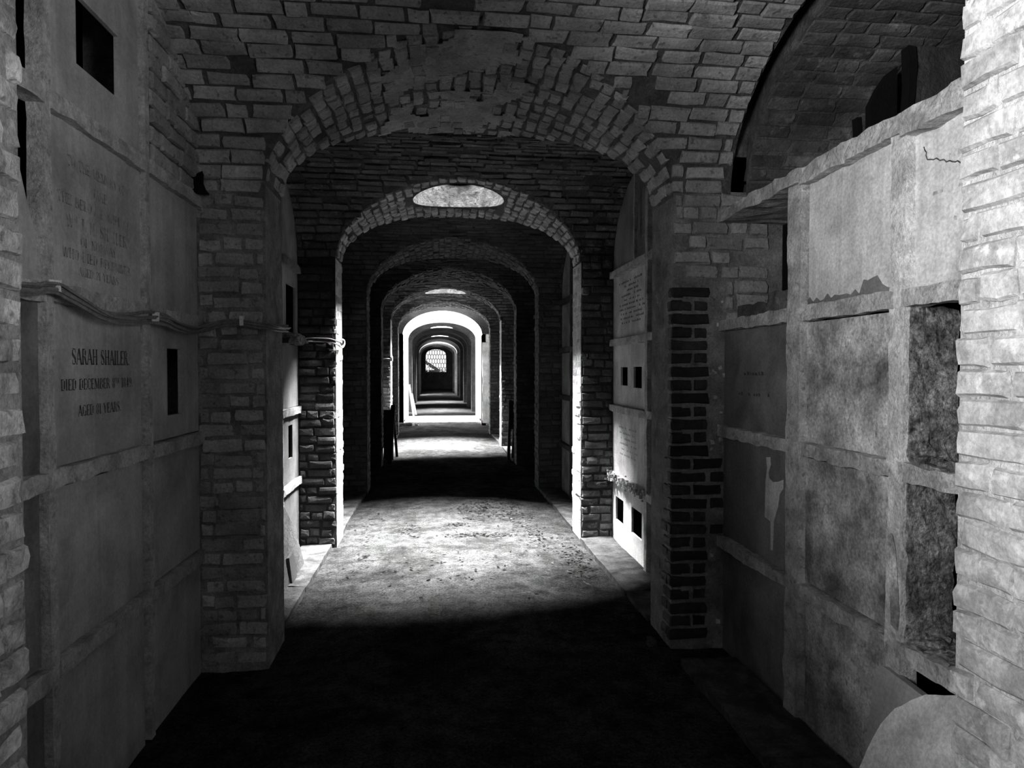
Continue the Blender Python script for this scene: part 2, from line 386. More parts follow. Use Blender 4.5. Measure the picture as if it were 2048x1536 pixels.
PIER = {}
for i, y in enumerate(WY):
    xl = WXL[i]; xr = xl + OPEN; t = TH[i]
    for side in ('left', 'right'):
        m_ = MB()
        x0, x1 = (-2.3, xl) if side == 'left' else (xr, 2.75)
        m_.box((x0, y, -0.1), (x1, y + t, 2.43))
        if i >= 1 or True:
            pass
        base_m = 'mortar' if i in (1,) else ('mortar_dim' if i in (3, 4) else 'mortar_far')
        if i == 0: base_m = 'mortar_grey' if side == 'left' else 'mortar_pale'
        if i == 1: base_m = 'mortar_grey'
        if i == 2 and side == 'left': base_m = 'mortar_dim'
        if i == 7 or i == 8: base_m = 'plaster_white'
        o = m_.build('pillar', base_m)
        look = {0: {'left': 'pitted pale brick pier at the left edge, nearest the viewer', 'right': 'sunlit limewashed brick pier at the right edge, nearest the viewer'},
                1: {'left': 'grey brick pier beside the inscribed left slabs, cables crossing its face', 'right': 'pier with a column of dark bricks in pale mortar'}}
        lab = look.get(i, {}).get(side) or f'{side} brick pier carrying the {ORD[i]} arch along the corridor'
        tag(o, lab, 'pillar', 'structure'); PIER[(i, side)] = o

# --- bricks on the piers
P = PIER[(0, 'right')]; lay(P, jamb_fn(WXL[0] + OPEN, -1), 1.12, 1.48, 0, 2.42, 0.072, 0.21, 'brick_pale', gap=0.009, proud=(0.010, 0.017), jit=0.01, tilt=0.015)
lay(P, face_fn(WY[0] + TH[0], 1), 1.234, 1.5, 0, 2.42, 0.072, 0.21, 'brick_pale')
P = PIER[(0, 'left')]; lay(P, jamb_fn(WXL[0], 1), 1.12, 1.48, 0, 2.42, 0.072, 0.21, 'brick_left', gap=0.014, proud=(0.0, 0.018), jit=0.016, tilt=0.03)
P = PIER[(1, 'left')]
lay(P, face_fn(3.46), -1.17, -0.85, 0.02, 2.42, 0.070, 0.205, 'brick', gap=0.013, proud=(0.003, 0.013), jit=0.02, header=0.45, tilt=0.05)
lay(P, jamb_fn(WXL[1], 1), 3.46, 3.81, 0.02, 2.40, 0.070, 0.205, 'mortar_grey', gap=0.009, proud=(-0.008, 0.003))
P = PIER[(1, 'right')]
for r_ in range(27):            # the repaired column of dark bricks
    z = 0.075 + r_ * 0.070
    def dark(x0, x1):
        put(P, Vector(((x0 + x1) / 2, 3.46 - R.uniform(0.008, 0.016), z + R.uniform(-.003, .003))), Vector((1, 0, R.uniform(-.02, .02))).normalized(), Vector((0, 0, 1)), Vector((0, -1, 0)), x1 - x0, 0.052 * R.uniform(.93, 1.06), 0.06, 'brick_black')
    def wrap(y0, y1):
        put(P, Vector((1.234 - R.uniform(0.006, 0.012), (y0 + y1) / 2, z)), Vector((0, 1, 0)), Vector((0, 0, 1)), Vector((-1, 0, 0)), y1 - y0, 0.052, 0.06, 'brick_black')
    wide = r_ in (8, 10, 12, 13) 
    if r_ % 2 == 0:
        dark(1.226, 1.432 if not wide else 1.425)
        if wide: dark(1.445, 1.515)
        wrap(3.455, 3.50); 
        if r_ < 10: wrap(3.515, 3.60)
    else:
        dark(1.226, 1.335); dark(1.352, 1.418 + (0.09 if r_ in (11, 13) else 0)); wrap(3.455, 3.575 if r_ < 15 else 3.52)
lay(P, face_fn(3.46), 1.235, 1.76, 1.97, 2.42, 0.0715, 0.205, 'brick', gap=0.011, proud=(0.006, 0.02), jit=0.02, header=0.5, tilt=0.04, miss=0.04)
lay(P, face_fn(3.46), 1.52, 1.76, 1.72, 1.97, 0.0715, 0.205, 'brick', gap=0.011, proud=(0.006, 0.02), jit=0.02, header=0.5, tilt=0.04)
lay(P, jamb_fn(1.234, -1), 3.60, 3.81, 0.02, 2.40, 0.070, 0.205, 'mortar_grey', gap=0.008, proud=(-0.006, 0.004))
for k in range(16):             # pale chips left in the broken edge of the mortar
    zc = R.uniform(0.1, 1.9); xc = R.uniform(1.45, 1.52); s_ = R.uniform(0.01, 0.024)
    put(P, Vector((xc, 3.455 - R.uniform(0, 0.01), zc)), Vector((1, 0, R.uniform(-.5, .5))).normalized(), Vector((R.uniform(-.3, .3), 0, 1)).normalized(), Vector((0, -1, 0)), s_, s_ * R.uniform(0.6, 1.4), 0.03, 'mortar_pale', 'mortar_chip')
for i in range(2, 7):
    xl = WXL[i]; xr = xl + OPEN; y = WY[i]; t = TH[i]
    lw, rw = BAYX[i - 1]
    for side in ('left', 'right'):
        P = PIER[(i, side)]
        a, b = (lw - 0.02, xl) if side == 'left' else (xr, rw + 0.02)
        lay(P, face_fn(y), a, b, 0.02, 2.42, 0.071, 0.205, 'brick_dim' if i in (3, 4) or (i == 2 and side == 'left') else 'brick_far', gap=0.013, proud=(0.004, 0.016), jit=0.02, header=0.4, tilt=0.04)  # dimmer faces get the shade-darkened brick copies
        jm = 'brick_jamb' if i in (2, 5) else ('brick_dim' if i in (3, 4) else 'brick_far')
        if i in (2, 5):
            m_ = MB(); xj = xl if side == 'left' else xr; sj = 1 if side == 'left' else -1
            m_.box((min(xj - sj * .02, xj + sj * .003), y + .004, 0), (max(xj - sj * .02, xj + sj * .003), y + t - .004, 2.41)); m_.build('jamb_face', 'mortar_pale', P)  # pale skin paints the skylit jambs brighter
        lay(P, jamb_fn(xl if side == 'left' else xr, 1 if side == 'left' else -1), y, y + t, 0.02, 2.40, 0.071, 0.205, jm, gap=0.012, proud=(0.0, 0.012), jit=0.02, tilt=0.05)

# --- arches (soffits) cut through the vaults
def sky_hole(i):
    for (sx, sy, e) in SKYLIGHTS:
        if abs(sy - WY[i] - TH[i] / 2) < 0.5: return sx, sy
    return None
def soffit_span(x, i):
    z = za(x, i); b0 = bay(i - 1); b1 = bay(i)
    return WY[i] - ydepth(z, *b0), WY[i] + TH[i] + ydepth(z, *b1)
ARCH = {}
for i in range(len(WY)):
    m_ = MB(); NX = 72; NY = 44
    hole = sky_hole(i); rows = []
    c0 = WXL[i] + HALF
    for k in range(NX + 1):
        th = math.pi * k / NX; x = c0 - HALF * math.cos(th); z = za(x, i)
        ya, yb = soffit_span(x, i)
        if i == 8: ya = WY[7] + TH[7] * 0.5
        rows.append([Vector((x, ya + (yb - ya) * j / NY, z)) for j in range(NY + 1)])
    if hole:
        hx, hy = hole
        for rr in rows:
            for p in rr:
                d = math.hypot(p.x - hx, p.y - hy)
                if SKYR - 0.05 < d < SKYR + 0.03:   # pull the nearest ring onto the rim
                    f = SKYR / d; p.x = hx + (p.x - hx) * f; p.y = hy + (p.y - hy) * f; p.z = za(p.x, i)
        vs = [p for rr in rows for p in rr]; n = NY + 1; fs = []
        for a in range(NX):
            for b in range(NY):
                q = (a * n + b, a * n + b + 1, (a + 1) * n + b + 1, (a + 1) * n + b)
                cx_ = sum(vs[t_].x for t_ in q) / 4; cy_ = sum(vs[t_].y for t_ in q) / 4
                if math.hypot(cx_ - hx, cy_ - hy) > SKYR - 0.005: fs.append(q)
        m_.add(vs, fs)
    else: m_.grid(rows)
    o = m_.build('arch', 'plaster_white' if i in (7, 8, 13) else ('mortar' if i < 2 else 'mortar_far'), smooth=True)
    extra = {0: 'brick arch overhead at the viewer, mostly out of view', 1: 'wide brick arch of small header bricks nearest ahead', 2: 'brick arch with the largest skylight in its crown',
             7: 'whitewashed brick arch before the brightly lit passage', 8: 'bright white barrel arch over the lit passage'}
    tag(o, extra.get(i) or f'brick arch over the corridor, {ORD[i]} from the viewer', 'arch', 'structure'); ARCH[i] = o

def arc_table(n=400):
    th = np.linspace(0, math.pi, n); x = -HALF * np.cos(th); z = RISE * np.sin(th)
    s = np.concatenate([[0], np.cumsum(np.hypot(np.diff(x), np.diff(z)))]); return th, s
_th, _s = arc_table(); ARCLEN = _s[-1]
def soffit_fn(i):
    c0 = WXL[i] + HALF
    def fn(u, v):
        th = float(np.interp(v, _s, _th)); x = c0 - HALF * math.cos(th); z = ZS + RISE * math.sin(th)
        t = Vector((HALF * math.sin(th), 0, RISE * math.cos(th))).normalized()
        n = Vector((t.z, 0, -t.x))
        return Vector((x, u, z)), Vector((0, 1, 0)), t, n
    return fn
for i in range(1, 7):
    fn = soffit_fn(i); hole = sky_hole(i)
    def mask(u, v, i=i, fn=fn, hole=hole):
        p = fn(u, v)[0]; ya, yb = soffit_span(p.x, i)
        if not (ya + 0.008 < u < yb - 0.008): return False
        if hole and math.hypot(p.x - hole[0], p.y - hole[1]) < SKYR + 0.055: return False
        return True
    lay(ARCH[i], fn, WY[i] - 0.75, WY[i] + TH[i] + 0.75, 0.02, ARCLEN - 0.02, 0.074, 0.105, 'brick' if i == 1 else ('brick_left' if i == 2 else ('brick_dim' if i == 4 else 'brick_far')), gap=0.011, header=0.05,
        mask=mask, proud=(0.004, 0.022), jit=0.022, tilt=0.09, miss=0.05 if i == 1 else 0.03)
MAXS.update({ARCH[1].name: 290, ARCH[2].name: 260})
# flaking plaster smeared over the crown of the nearest arch
def plaster_patch(i, parent, x0, x1, thr, seed, off=0.0145):
    m_ = MB(); n1 = int((x1 - x0) / 0.025); ya0 = WY[i] - 0.62; yb0 = WY[i] + TH[i] + 0.55; n2 = int((yb0 - ya0) / 0.025)
    vs = []; ok = []
    for a in range(n1 + 1):
        for b in range(n2 + 1):
            x = x0 + (x1 - x0) * a / n1; y = ya0 + (yb0 - ya0) * b / n2
            ya, yb = soffit_span(x, i); nz = noise.noise(Vector((x * 2.6 + seed, y * 2.6, seed))) + 0.5 * noise.noise(Vector((x * 7, y * 7, seed)))
            e = max(abs(2 * (x - (x0 + x1) / 2) / (x1 - x0)), 0) ** 3
            ok.append(nz - e * 0.7 > thr and ya - 0.02 < y < yb + 0.02)
            vs.append((x, y, za(x, i) - off + 0.006 * noise.noise(Vector((x * 9, y * 9, 2)))))
    fs = []
    for a in range(n1):
        for b in range(n2):
            q = (a * (n2 + 1) + b, a * (n2 + 1) + b + 1, (a + 1) * (n2 + 1) + b + 1, (a + 1) * (n2 + 1) + b)
            if all(ok[t_] for t_ in q): fs.append(q)
    m_.add(vs, fs); return m_.build('plaster_patch', 'plaster', parent, smooth=True)
plaster_patch(1, ARCH[1], -0.40, 0.55, -0.18, 3.0)

# --- cross vaults of the bays
CEIL = {}
def vault_rows(i, x0f, x1f, off=0.0, N=40):
    y0, y1 = bay(i); rows = []
    for k in range(N + 1):
        th = math.pi * k / N; y = (y0 + y1) / 2 - (y1 - y0) / 2 * math.cos(th); z = VS + VR * math.sin(th) + off
        rows.append((y, z))
    return rows
def groin_half(z):              # half width of the corridor arch at height z (0 above its crown)
    t = (z - ZS) / RISE
    return HALF * math.sqrt(max(0.0, 1 - t * t)) if t > 0 else HALF
for i in range(-1, len(WY)):
    if i == 7: continue
    y0, y1 = bay(i); xL, xR = BAYX[i]; xL -= 0.12; xR += 0.12
    if i == 0: xR = 2.75
    m_ = MB()
    ia = max(i, 0); ib = min(i + 1, len(WY) - 1)
    N = 48; ys_ = [(y0 + y1) / 2 - (y1 - y0) / 2 * math.cos(math.pi * k / N) for k in range(N + 1)]
    ys_ = [min(y, YEND + 0.02) for y in ys_]
    def strip(fa, fb, n=10, off=0.0):
        rows = []
        for y in ys_:
            z = zv(y, y0, y1); a = fa(y, z); b = fb(y, z)
            rows.append([(a + (b - a) * j / n, y, z + off) for j in range(n + 1)])
        m_.grid(rows, flip=True)
    def cen(y): 
        ii = ia if y < (y0 + y1) / 2 else ib
        return WXL[ii] + HALF
    endcap = (i == -1 or i == len(WY) - 1)
    def gh(y, z): return groin_half(z)
    # left of the groin, right of the groin, and (above the arch crown) nothing between because the half width is 0
    def gl(y, z):
        if (i == -1 and y < (y0 + y1) / 2) or (i == len(WY) - 1 and y > (y0 + y1) / 2): return cen(y)
        return cen(y) - gh(y, z)
    def gr(y, z):
        if (i == -1 and y < (y0 + y1) / 2) or (i == len(WY) - 1 and y > (y0 + y1) / 2): return cen(y)
        return cen(y) + gh(y, z)
    strip(lambda y, z: xL, gl)
    if i == 0:
        strip(gr, lambda y, z: 1.548); strip(lambda y, z: 1.634, lambda y, z: xR)
        strip(lambda y, z: 1.50, lambda y, z: 1.68, 2, 0.2)
        for xx in (1.548, 1.634):
            m_.grid([[(xx, y, zv(y, y0, y1)), (xx, y, zv(y, y0, y1) + 0.22)] for y in ys_])
    else: strip(gr, lambda y, z: xR)
    o = m_.build('ceiling', 'mortar' if i < 1 else ('mortar_dim' if i in (2, 3) else 'mortar_far'), smooth=True)
    lab = {-1: 'brick cross vault above the viewer', 0: 'brick cross vault nearest ahead, with a dark open joint on its right', len(WY) - 1: 'vault before the end window'}.get(i) or f'brick cross vault between the {ORD[i]} and {ORD[i + 1]} arch'
    tag(o, lab, 'ceiling', 'structure'); CEIL[i] = o

def vault_table(i, n=300):
    y0, y1 = bay(i); a = (y1 - y0) / 2; th = np.linspace(0, math.pi, n)     # from the far springing back towards the viewer
    y = (y0 + y1) / 2 + a * np.cos(th); z = VS + VR * np.sin(th)
    return th, np.concatenate([[0], np.cumsum(np.hypot(np.diff(y), np.diff(z)))])
def vault_fn(i):
    y0, y1 = bay(i); a = (y1 - y0) / 2; th_, s_ = vault_table(i)
    def fn(u, v):
        th = float(np.interp(v, s_, th_)); y = (y0 + y1) / 2 + a * math.cos(th); z = VS + VR * math.sin(th)
        t = Vector((0, -a * math.sin(th), VR * math.cos(th))).normalized()
        return Vector((u, y, z)), Vector((1, 0, 0)), t, Vector((0, -t.z, t.y)) if False else Vector((1, 0, 0)).cross(t)
    return fn, s_[-1]
for i in range(0, 6):
    fn, S = vault_fn(i); y0, y1 = bay(i); xL, xR = BAYX[i]
    def mask(u, v, i=i, fn=fn, y0=y0, y1=y1):
        p = fn(u, v)[0]; h = groin_half(p.z)
        c = WXL[i + 1 if p.y > (y0 + y1) / 2 else i] + HALF
        if abs(u - c) < h - 0.01: return False
        if i == 0 and 1.535 < u < 1.645: return False
        return True
    kw = dict(gap=0.009, header=0.15, mask=mask, proud=(0.006, 0.020), jit=0.016, tilt=0.035, miss=0.035)
    if i == 0:
        lay(CEIL[0], fn, xL - 0.05, 1.54, 0.0, S * 0.56, 0.072, 0.21, 'brick', **kw)
        lay(CEIL[0], fn, 1.64, 2.3, 0.0, S * 0.56, 0.072, 0.21, 'brick_far', gap=0.007, header=0.12, mask=mask, proud=(0.006, 0.012), jit=0.01, tilt=0.02)  # alcove bricks use the darker copy in place of alcove shade
    else:
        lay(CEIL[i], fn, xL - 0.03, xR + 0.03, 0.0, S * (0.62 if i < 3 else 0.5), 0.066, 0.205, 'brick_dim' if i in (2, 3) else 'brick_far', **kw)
MAXS.update({CEIL[0].name: 270, CEIL[1].name: 200, CEIL[2].name: 120, CEIL[3].name: 30})

# --- lit passage between the eighth and ninth piers: plastered side walls with doorways
y0, y1 = WY[7], WY[8] + TH[8]
for side, x, sg in (('left', WXL[7], -1), ('right', WXL[7] + OPEN, 1)):
    m_ = MB(); xo = x + sg * 0.1
    for (ya, yb, z0, z1) in [(y0, 18.35, -0.1, 2.45), (20.25, y1, -0.1, 2.45), (18.35, 20.25, 2.05, 2.45)]:
        m_.box((min(x, xo), ya, z0), (max(x, xo), yb, z1))
    o = m_.build('wall_' + side, 'plaster_white'); tag(o, f'whitewashed {side} wall of the lit passage, open to daylight', 'wall', 'structure')
    m_ = MB(); m_.box((x + sg * 0.12, 18.1, -0.1), (x + sg * 2.3, 20.5, 0.0)); 
    o = m_.build('ground_' + side, 'ground_out'); tag(o, f'pale gravel outside the {side} doorway of the lit passage', 'ground', 'structure')

# ------------------------------------------------------------------ burial niche walls
RZ = [0.0, 0.575, 1.157, 1.716, 2.298]
RT = 0.028                      # half height of the horizontal ribs
def wall_map(side, X):
    sg = 1 if side == 'left' else -1
    return lambda y, z, o: (X + sg * o, y, z)
def slab_mesh(m_, W, y0, y1, z0, z1, front=-0.02, th=0.016, holes=None, tilt=0.0):
    ya, yb, za_, zb = y0, y1, z0, z1
    def q(*pts): m_.add([W(*p) for p in pts], [tuple(range(len(pts)))])
    holes = holes or []
    # front cut into strips around the holes
    ysplit = sorted(set([ya, yb] + [h[0] for h in holes] + [h[1] for h in holes])); zsplit = sorted(set([za_, zb] + [h[2] for h in holes] + [h[3] for h in holes]))
    for a in range(len(ysplit) - 1):
        for b in range(len(zsplit) - 1):
            cy_, cz_ = (ysplit[a] + ysplit[a + 1]) / 2, (zsplit[b] + zsplit[b + 1]) / 2
            if any(h[0] < cy_ < h[1] and h[2] < cz_ < h[3] for h in holes): continue
            for d in (front, front - th):
                q((ysplit[a], zsplit[b], d), (ysplit[a + 1], zsplit[b], d), (ysplit[a + 1], zsplit[b + 1], d), (ysplit[a], zsplit[b + 1], d))
    for (p0, p1, q0, q1) in [(ya, yb, za_, zb)] + [tuple(h) for h in holes]:
        for (s0, s1) in (((p0, q0), (p1, q0)), ((p1, q0), (p1, q1)), ((p1, q1), (p0, q1)), ((p0, q1), (p0, q0))):
            q((s0[0], s0[1], front), (s1[0], s1[1], front), (s1[0], s1[1], front - th), (s0[0], s0[1], front - th))

# serifed letters as strokes (x0, z0, x1, z1, thickness) in a unit-high box
GL = {
 'A': (.74, [(.02, 0, .36, 1, .07), (.36, 1, .70, 0, .19), (.16, .34, .58, .34, .06), (-.04, .02, .14, .02, .05), (.56, .02, .82, .02, .05)]),
 'B': (.66, [(.14, 0, .14, 1, .18), (.1, .97, .45, .97, .06), (.1, .52, .48, .52, .06), (.1, .03, .48, .03, .06), (.5, .6, .5, .9, .16), (.55, .1, .55, .44, .17)]),
 'C': (.68, [(.13, .15, .13, .85, .19), (.16, .93, .56, .97, .07), (.16, .07, .58, .03, .07), (.58, .7, .58, .95, .08), (.6, .05, .6, .22, .06)]),
 'D': (.72, [(.14, 0, .14, 1, .18), (.06, .97, .5, .97, .06), (.06, .03, .5, .03, .06), (.58, .14, .58, .86, .19)]),
 'E': (.62, [(.14, 0, .14, 1, .18), (.06, .97, .56, .97, .06), (.1, .5, .42, .5, .06), (.06, .03, .58, .03, .06), (.56, .78, .56, 1, .06), (.58, 0, .58, .22, .06), (.42, .4, .42, .6, .05)]),
 'F': (.58, [(.14, 0, .14, 1, .18), (.06, .97, .54, .97, .06), (.1, .5, .42, .5, .06), (.54, .78, .54, 1, .06), (.02, .02, .28, .02, .05)]),
 'G': (.72, [(.13, .15, .13, .85, .19), (.16, .93, .56, .97, .07), (.16, .07, .6, .03, .07), (.6, .74, .6, .95, .07), (.6, 0, .6, .42, .16), (.44, .42, .72, .42, .05)]),
 'H': (.78, [(.15, 0, .15, 1, .18), (.63, 0, .63, 1, .18), (.15, .52, .63, .52, .06), (.02, .02, .28, .02, .05), (.5, .02, .76, .02, .05), (.02, .98, .28, .98, .05), (.5, .98, .76, .98, .05)]),
 'I': (.36, [(.16, 0, .16, 1, .19), (.02, .02, .3, .02, .05), (.02, .98, .3, .98, .05)]),
 'J': (.48, [(.3, .12, .3, 1, .19), (.05, .03, .28, .06, .07), (.16, .98, .44, .98, .05)]),
 'L': (.6, [(.14, 0, .14, 1, .18), (.02, .98, .28, .98, .05), (.04, .03, .56, .03, .06), (.56, 0, .56, .26, .06)]),
 'M': (.94, [(.12, 0, .12, 1, .06), (.16, 1, .46, .05, .17), (.46, .05, .74, 1, .06), (.78, 0, .78, 1, .18), (.02, .02, .24, .02, .05), (.66, .02, .92, .02, .05)]),
 'N': (.8, [(.14, 0, .14, 1, .06), (.14, 1, .66, 0, .18), (.66, 0, .66, 1, .06), (.02, .02, .26, .02, .05), (.54, .98, .78, .98, .05)]),
 'O': (.76, [(.13, .16, .13, .84, .19), (.61, .16, .61, .84, .19), (.16, .95, .58, .95, .07), (.16, .05, .58, .05, .07)]),
 'P': (.64, [(.14, 0, .14, 1, .18), (.06, .97, .48, .97, .06), (.1, .48, .48, .48, .06), (.52, .56, .52, .9, .17), (.02, .02, .28, .02, .05)]),
 'R': (.72, [(.14, 0, .14, 1, .18), (.06, .97, .46, .97, .06), (.1, .5, .46, .5, .06), (.5, .58, .5, .9, .16), (.42, .5, .62, 0, .17), (.02, .02, .28, .02, .05), (.58, .02, .74, .04, .05)]),
 'S': (.6, [(.12, .6, .12, .9, .13), (.14, .96, .46, .96, .07), (.5, .72, .5, .96, .06), (.1, .66, .5, .36, .19), (.5, .1, .5, .4, .13), (.12, .04, .46, .04, .07), (.1, .04, .1, .28, .06)]),
 'T': (.66, [(.32, 0, .32, 1, .19), (.04, .97, .6, .97, .06), (.05, .76, .05, .98, .06), (.6, .76, .6, .98, .06), (.18, .02, .46, .02, .05)]),
 'U': (.74, [(.15, .14, .15, 1, .18), (.6, .1, .6, 1, .06), (.18, .04, .58, .04, .07)]),
 'V': (.72, [(.08, 1, .36, 0, .18), (.36, 0, .64, 1, .06)]),
 'W': (.98, [(.08, 1, .3, 0, .17), (.3, 0, .48, .9, .06), (.48, 1, .7, 0, .17), (.7, 0, .9, 1, .06)]),
 'Y': (.7, [(.06, 1, .34, .48, .18), (.34, .48, .62, 1, .06), (.34, 0, .34, .5, .18), (.2, .02, .48, .02, .05)]),
 'K': (.74, [(.14, 0, .14, 1, .18), (.2, .45, .62, 1, .06), (.3, .58, .66, 0, .18), (.02, .02, .28, .02, .05)]),
 '8': (.6, [(.12, .58, .12, .9, .14), (.46, .58, .46, .9, .14), (.12, .1, .12, .44, .15), (.48, .1, .48, .44, .15), (.14, .96, .44, .96, .06), (.14, .51, .44, .51, .07), (.14, .04, .44, .04, .06)]),
 '1': (.36, [(.18, 0, .18, 1, .17), (.04, .84, .14, .96, .05), (.04, .02, .32, .02, .05)]),
 '2': (.58, [(.1, .72, .1, .92, .1), (.12, .96, .4, .96, .06), (.46, .6, .46, .92, .16), (.46, .6, .08, .08, .07), (.06, .06, .52, .06, .13)]),
 '4': (.62, [(.4, 0, .4, 1, .16), (.4, 1, .06, .3, .06), (.04, .28, .58, .28, .06)]),
 '9': (.6, [(.12, .52, .12, .9, .15), (.46, .3, .46, .9, .16), (.14, .96, .44, .96, .06), (.14, .46, .44, .46, .06), (.1, .04, .44, .16, .08)]),
 '.': (.24, [(.1, 0, .1, .12, .13)]), ',': (.24, [(.1, -.12, .12, .1, .11)]), ' ': (.42, [])}
def text_mesh(m_, W, s, yc, zb, h, width=None, front=-0.0185, sgn=1, drop=0.0, seed=0):
    """s centred at yc with its foot at zb; sgn +1 reads towards larger y. '^' raises the characters that follow until the next blank"""
    rr = random.Random(seed); items = []; x = 0; sup = False
    for ch in s:
        if ch == '^': sup = True; continue
        if ch == ' ': sup = False
        wd, st = GL[ch]; k = 0.55 if sup else 1.0
        items.append((x, st, k, sup)); x += wd * k + 0.06
    tot = x; k2 = (width / (tot * h)) if width else 1.0
    for (x0, st, k, sup) in items:
        for (a, b, c, d, t) in st:
            if rr.random() < drop: continue
            a, b, c, d = a * k + x0, b * k + (0.45 if sup else 0), c * k + x0, d * k + (0.45 if sup else 0)
            dx, dz = c - a, d - b; L_ = math.hypot(dx, dz) or 1; nx, nz = -dz / L_ * t * k / 2, dx / L_ * t * k / 2
            pts = [(a + nx, b + nz), (c + nx, d + nz), (c - nx, d - nz), (a - nx, b - nz)]
            m_.add([W(yc + sgn * (px - tot / 2) * h * k2, zb + pz * h, front) for px, pz in pts], [(0, 1, 2, 3)])

def niche_wall(side, X, y0, y1, dividers, cells, rib_m, slab_m, label, vw=0.036, top=3.1, rz=RZ, back=0.34, cell_m=None, name=None, toprib=True, rib_amp=0.0035, vskip=()):
    """wall of burial niches: dark back, slabs set between vertical and horizontal stone ribs"""
    W = wall_map(side, X); sg = 1 if side == 'left' else -1
    m_ = MB(); xb = X - sg * back
    m_.box((min(xb, xb - sg * 0.05), y0 - 0.02, -0.1), (max(xb, xb - sg * 0.05), y1 + 0.02, top))
    root = m_.build('wall_' + side, 'void'); tag(root, label, 'wall', 'structure')
    ysr = [y0] + dividers + [y1]
    levels = rz + [top]
    for k, yd in enumerate(dividers):
        m_ = MB()
        v2 = vw if isinstance(vw, float) else vw[k]
        a, b = W(yd - v2, 0, -0.045), W(yd + v2, 0, 0.004 if side == 'left' else 0.014)
        zt = top if yd not in vskip else rz[-1] - RT
        m_.rbox((min(a[0], b[0]), yd - v2, 0), (max(a[0], b[0]), yd + v2, zt), (2, 3, 60), rib_amp * 0.8, 9, yd * 3.1)
        m_.build('vertical_rib', 'rib_white' if abs(yd - 2.055) < .001 else rib_m, root)
    for c in range(len(ysr) - 1):
        ya = ysr[c] + (0 if c == 0 else 0.03); yb = ysr[c + 1] - (0 if c == len(ysr) - 2 else 0.03)
        for r_, zc in enumerate(rz):
            if r_ == 0: continue
            if (c, r_, 'norib') in cells: continue
            m_ = MB(); zo = R.uniform(-.005, .005)
            a, b = W(0, 0, -0.05), W(0, 0, 0.008 if side == 'left' else 0.016)
            m_.rbox((min(a[0], b[0]), ya - 0.01, zc - RT + zo), (max(a[0], b[0]), yb + 0.01, zc + RT + zo), (2, 24, 3), rib_amp, 12, c * 5 + r_ * 1.7 + X)
            m_.build('horizontal_rib', rib_m, root)
        for r_ in range(len(levels) - 1):
            kind = cells.get((c, r_), {})
            if kind.get('skip'): continue
            z0 = levels[r_] + (RT if r_ else -0.05) - R.choice((0.006, -0.004)); z1 = levels[r_ + 1] - (RT if r_ < len(levels) - 2 else 0) + R.choice((0.006, -0.006))
            v_l = 0 if c == 0 else (vw if isinstance(vw, float) else vw[c - 1]); v_r = 0 if c == len(ysr) - 2 else (vw if isinstance(vw, float) else vw[c])
            sa = ysr[c] + v_l + R.choice((-0.006, 0.006)) * (c > 0); sb = ysr[c + 1] - v_r + R.choice((-0.008, 0.006)) * (c < len(ysr) - 2)
            if kind.get('poly'):
                m_ = MB(); m_.prism(kind['poly'], lambda y, z: W(y, z, -0.02), lambda y, z: W(y, z, -0.055))
            else:
                m_ = MB(); slab_mesh(m_, W, sa, sb, z0, z1, front=-0.02, holes=kind.get('holes'))
            sl = m_.build('marble_slab', kind.get('m') or slab_m, root)
            if kind.get('label'): sl['label'] = kind['label']
            for (mm, txts) in kind.get('text', []):
                m_ = MB()
                for t_ in txts: text_mesh(m_, W, *t_['a'], front=-0.0186, sgn=(1 if side == 'left' else -1), **t_.get('k', {}))
                if m_.v: ins = m_.build('inscription', mm, sl)
            if kind.get('worn'):
                m_ = MB(); rr = random.Random(5)
                yw0, yw1, zw0, zw1, nl = kind['worn']
                for ln in range(nl):
                    zz = zw1 - (zw1 - zw0) * ln / (nl - 1); wid = (yw1 - yw0) * rr.uniform(0.45, 1.0); yy = (yw0 + yw1) / 2 - wid / 2
                    while yy < (yw0 + yw1) / 2 + wid / 2:
                        l_ = rr.uniform(0.012, 0.03); hh = rr.uniform(0.012, 0.02)
                        if rr.random() < 0.75: m_.add([W(yy, zz, -0.0186), W(yy + l_, zz, -0.0186), W(yy + l_ * 0.9, zz + hh, -0.0186), W(yy + l_ * 0.1, zz + hh * 0.8, -0.0186)], [(0, 1, 2, 3)])
                        yy += l_ + 0.008
                m_.build('worn_inscription', kind.get('wm', 'letter_faint'), sl)
    return root, W

sarah = [('letter', [dict(a=('SARAH SHAILER.', 2.515, 1.505, 0.052), k=dict(width=0.41)),
                     dict(a=('DIED DECEMBER 8^TH 1849.', 2.495, 1.422, 0.036), k=dict(width=0.50)),
                     dict(a=('AGED 81 YEARS.', 2.495, 1.335, 0.036), k=dict(width=0.30))])]
faint = [('letter_faint', [dict(a=('TO THE MEMORY OF', 2.50, 2.140, 0.034), k=dict(width=0.40, drop=.12)), dict(a=('JANE', 2.51, 2.073, 0.034), k=dict(drop=.1)),
                     dict(a=('THE BELOVED WIFE OF', 2.49, 2.015, 0.033), k=dict(width=0.50, drop=.1)), dict(a=('W^M J. N. SHAILER', 2.50, 1.945, 0.042), k=dict(width=0.42, drop=.06)),
                     dict(a=('OF NORWAY', 2.50, 1.895, 0.03), k=dict(width=0.25, drop=.08)), dict(a=('WHO DIED DECEMBER', 2.50, 1.845, 0.032), k=dict(width=0.47, drop=.1)),
                     dict(a=('AGED 21 YEARS', 2.50, 1.797, 0.028), k=dict(width=0.28, drop=.1))])]
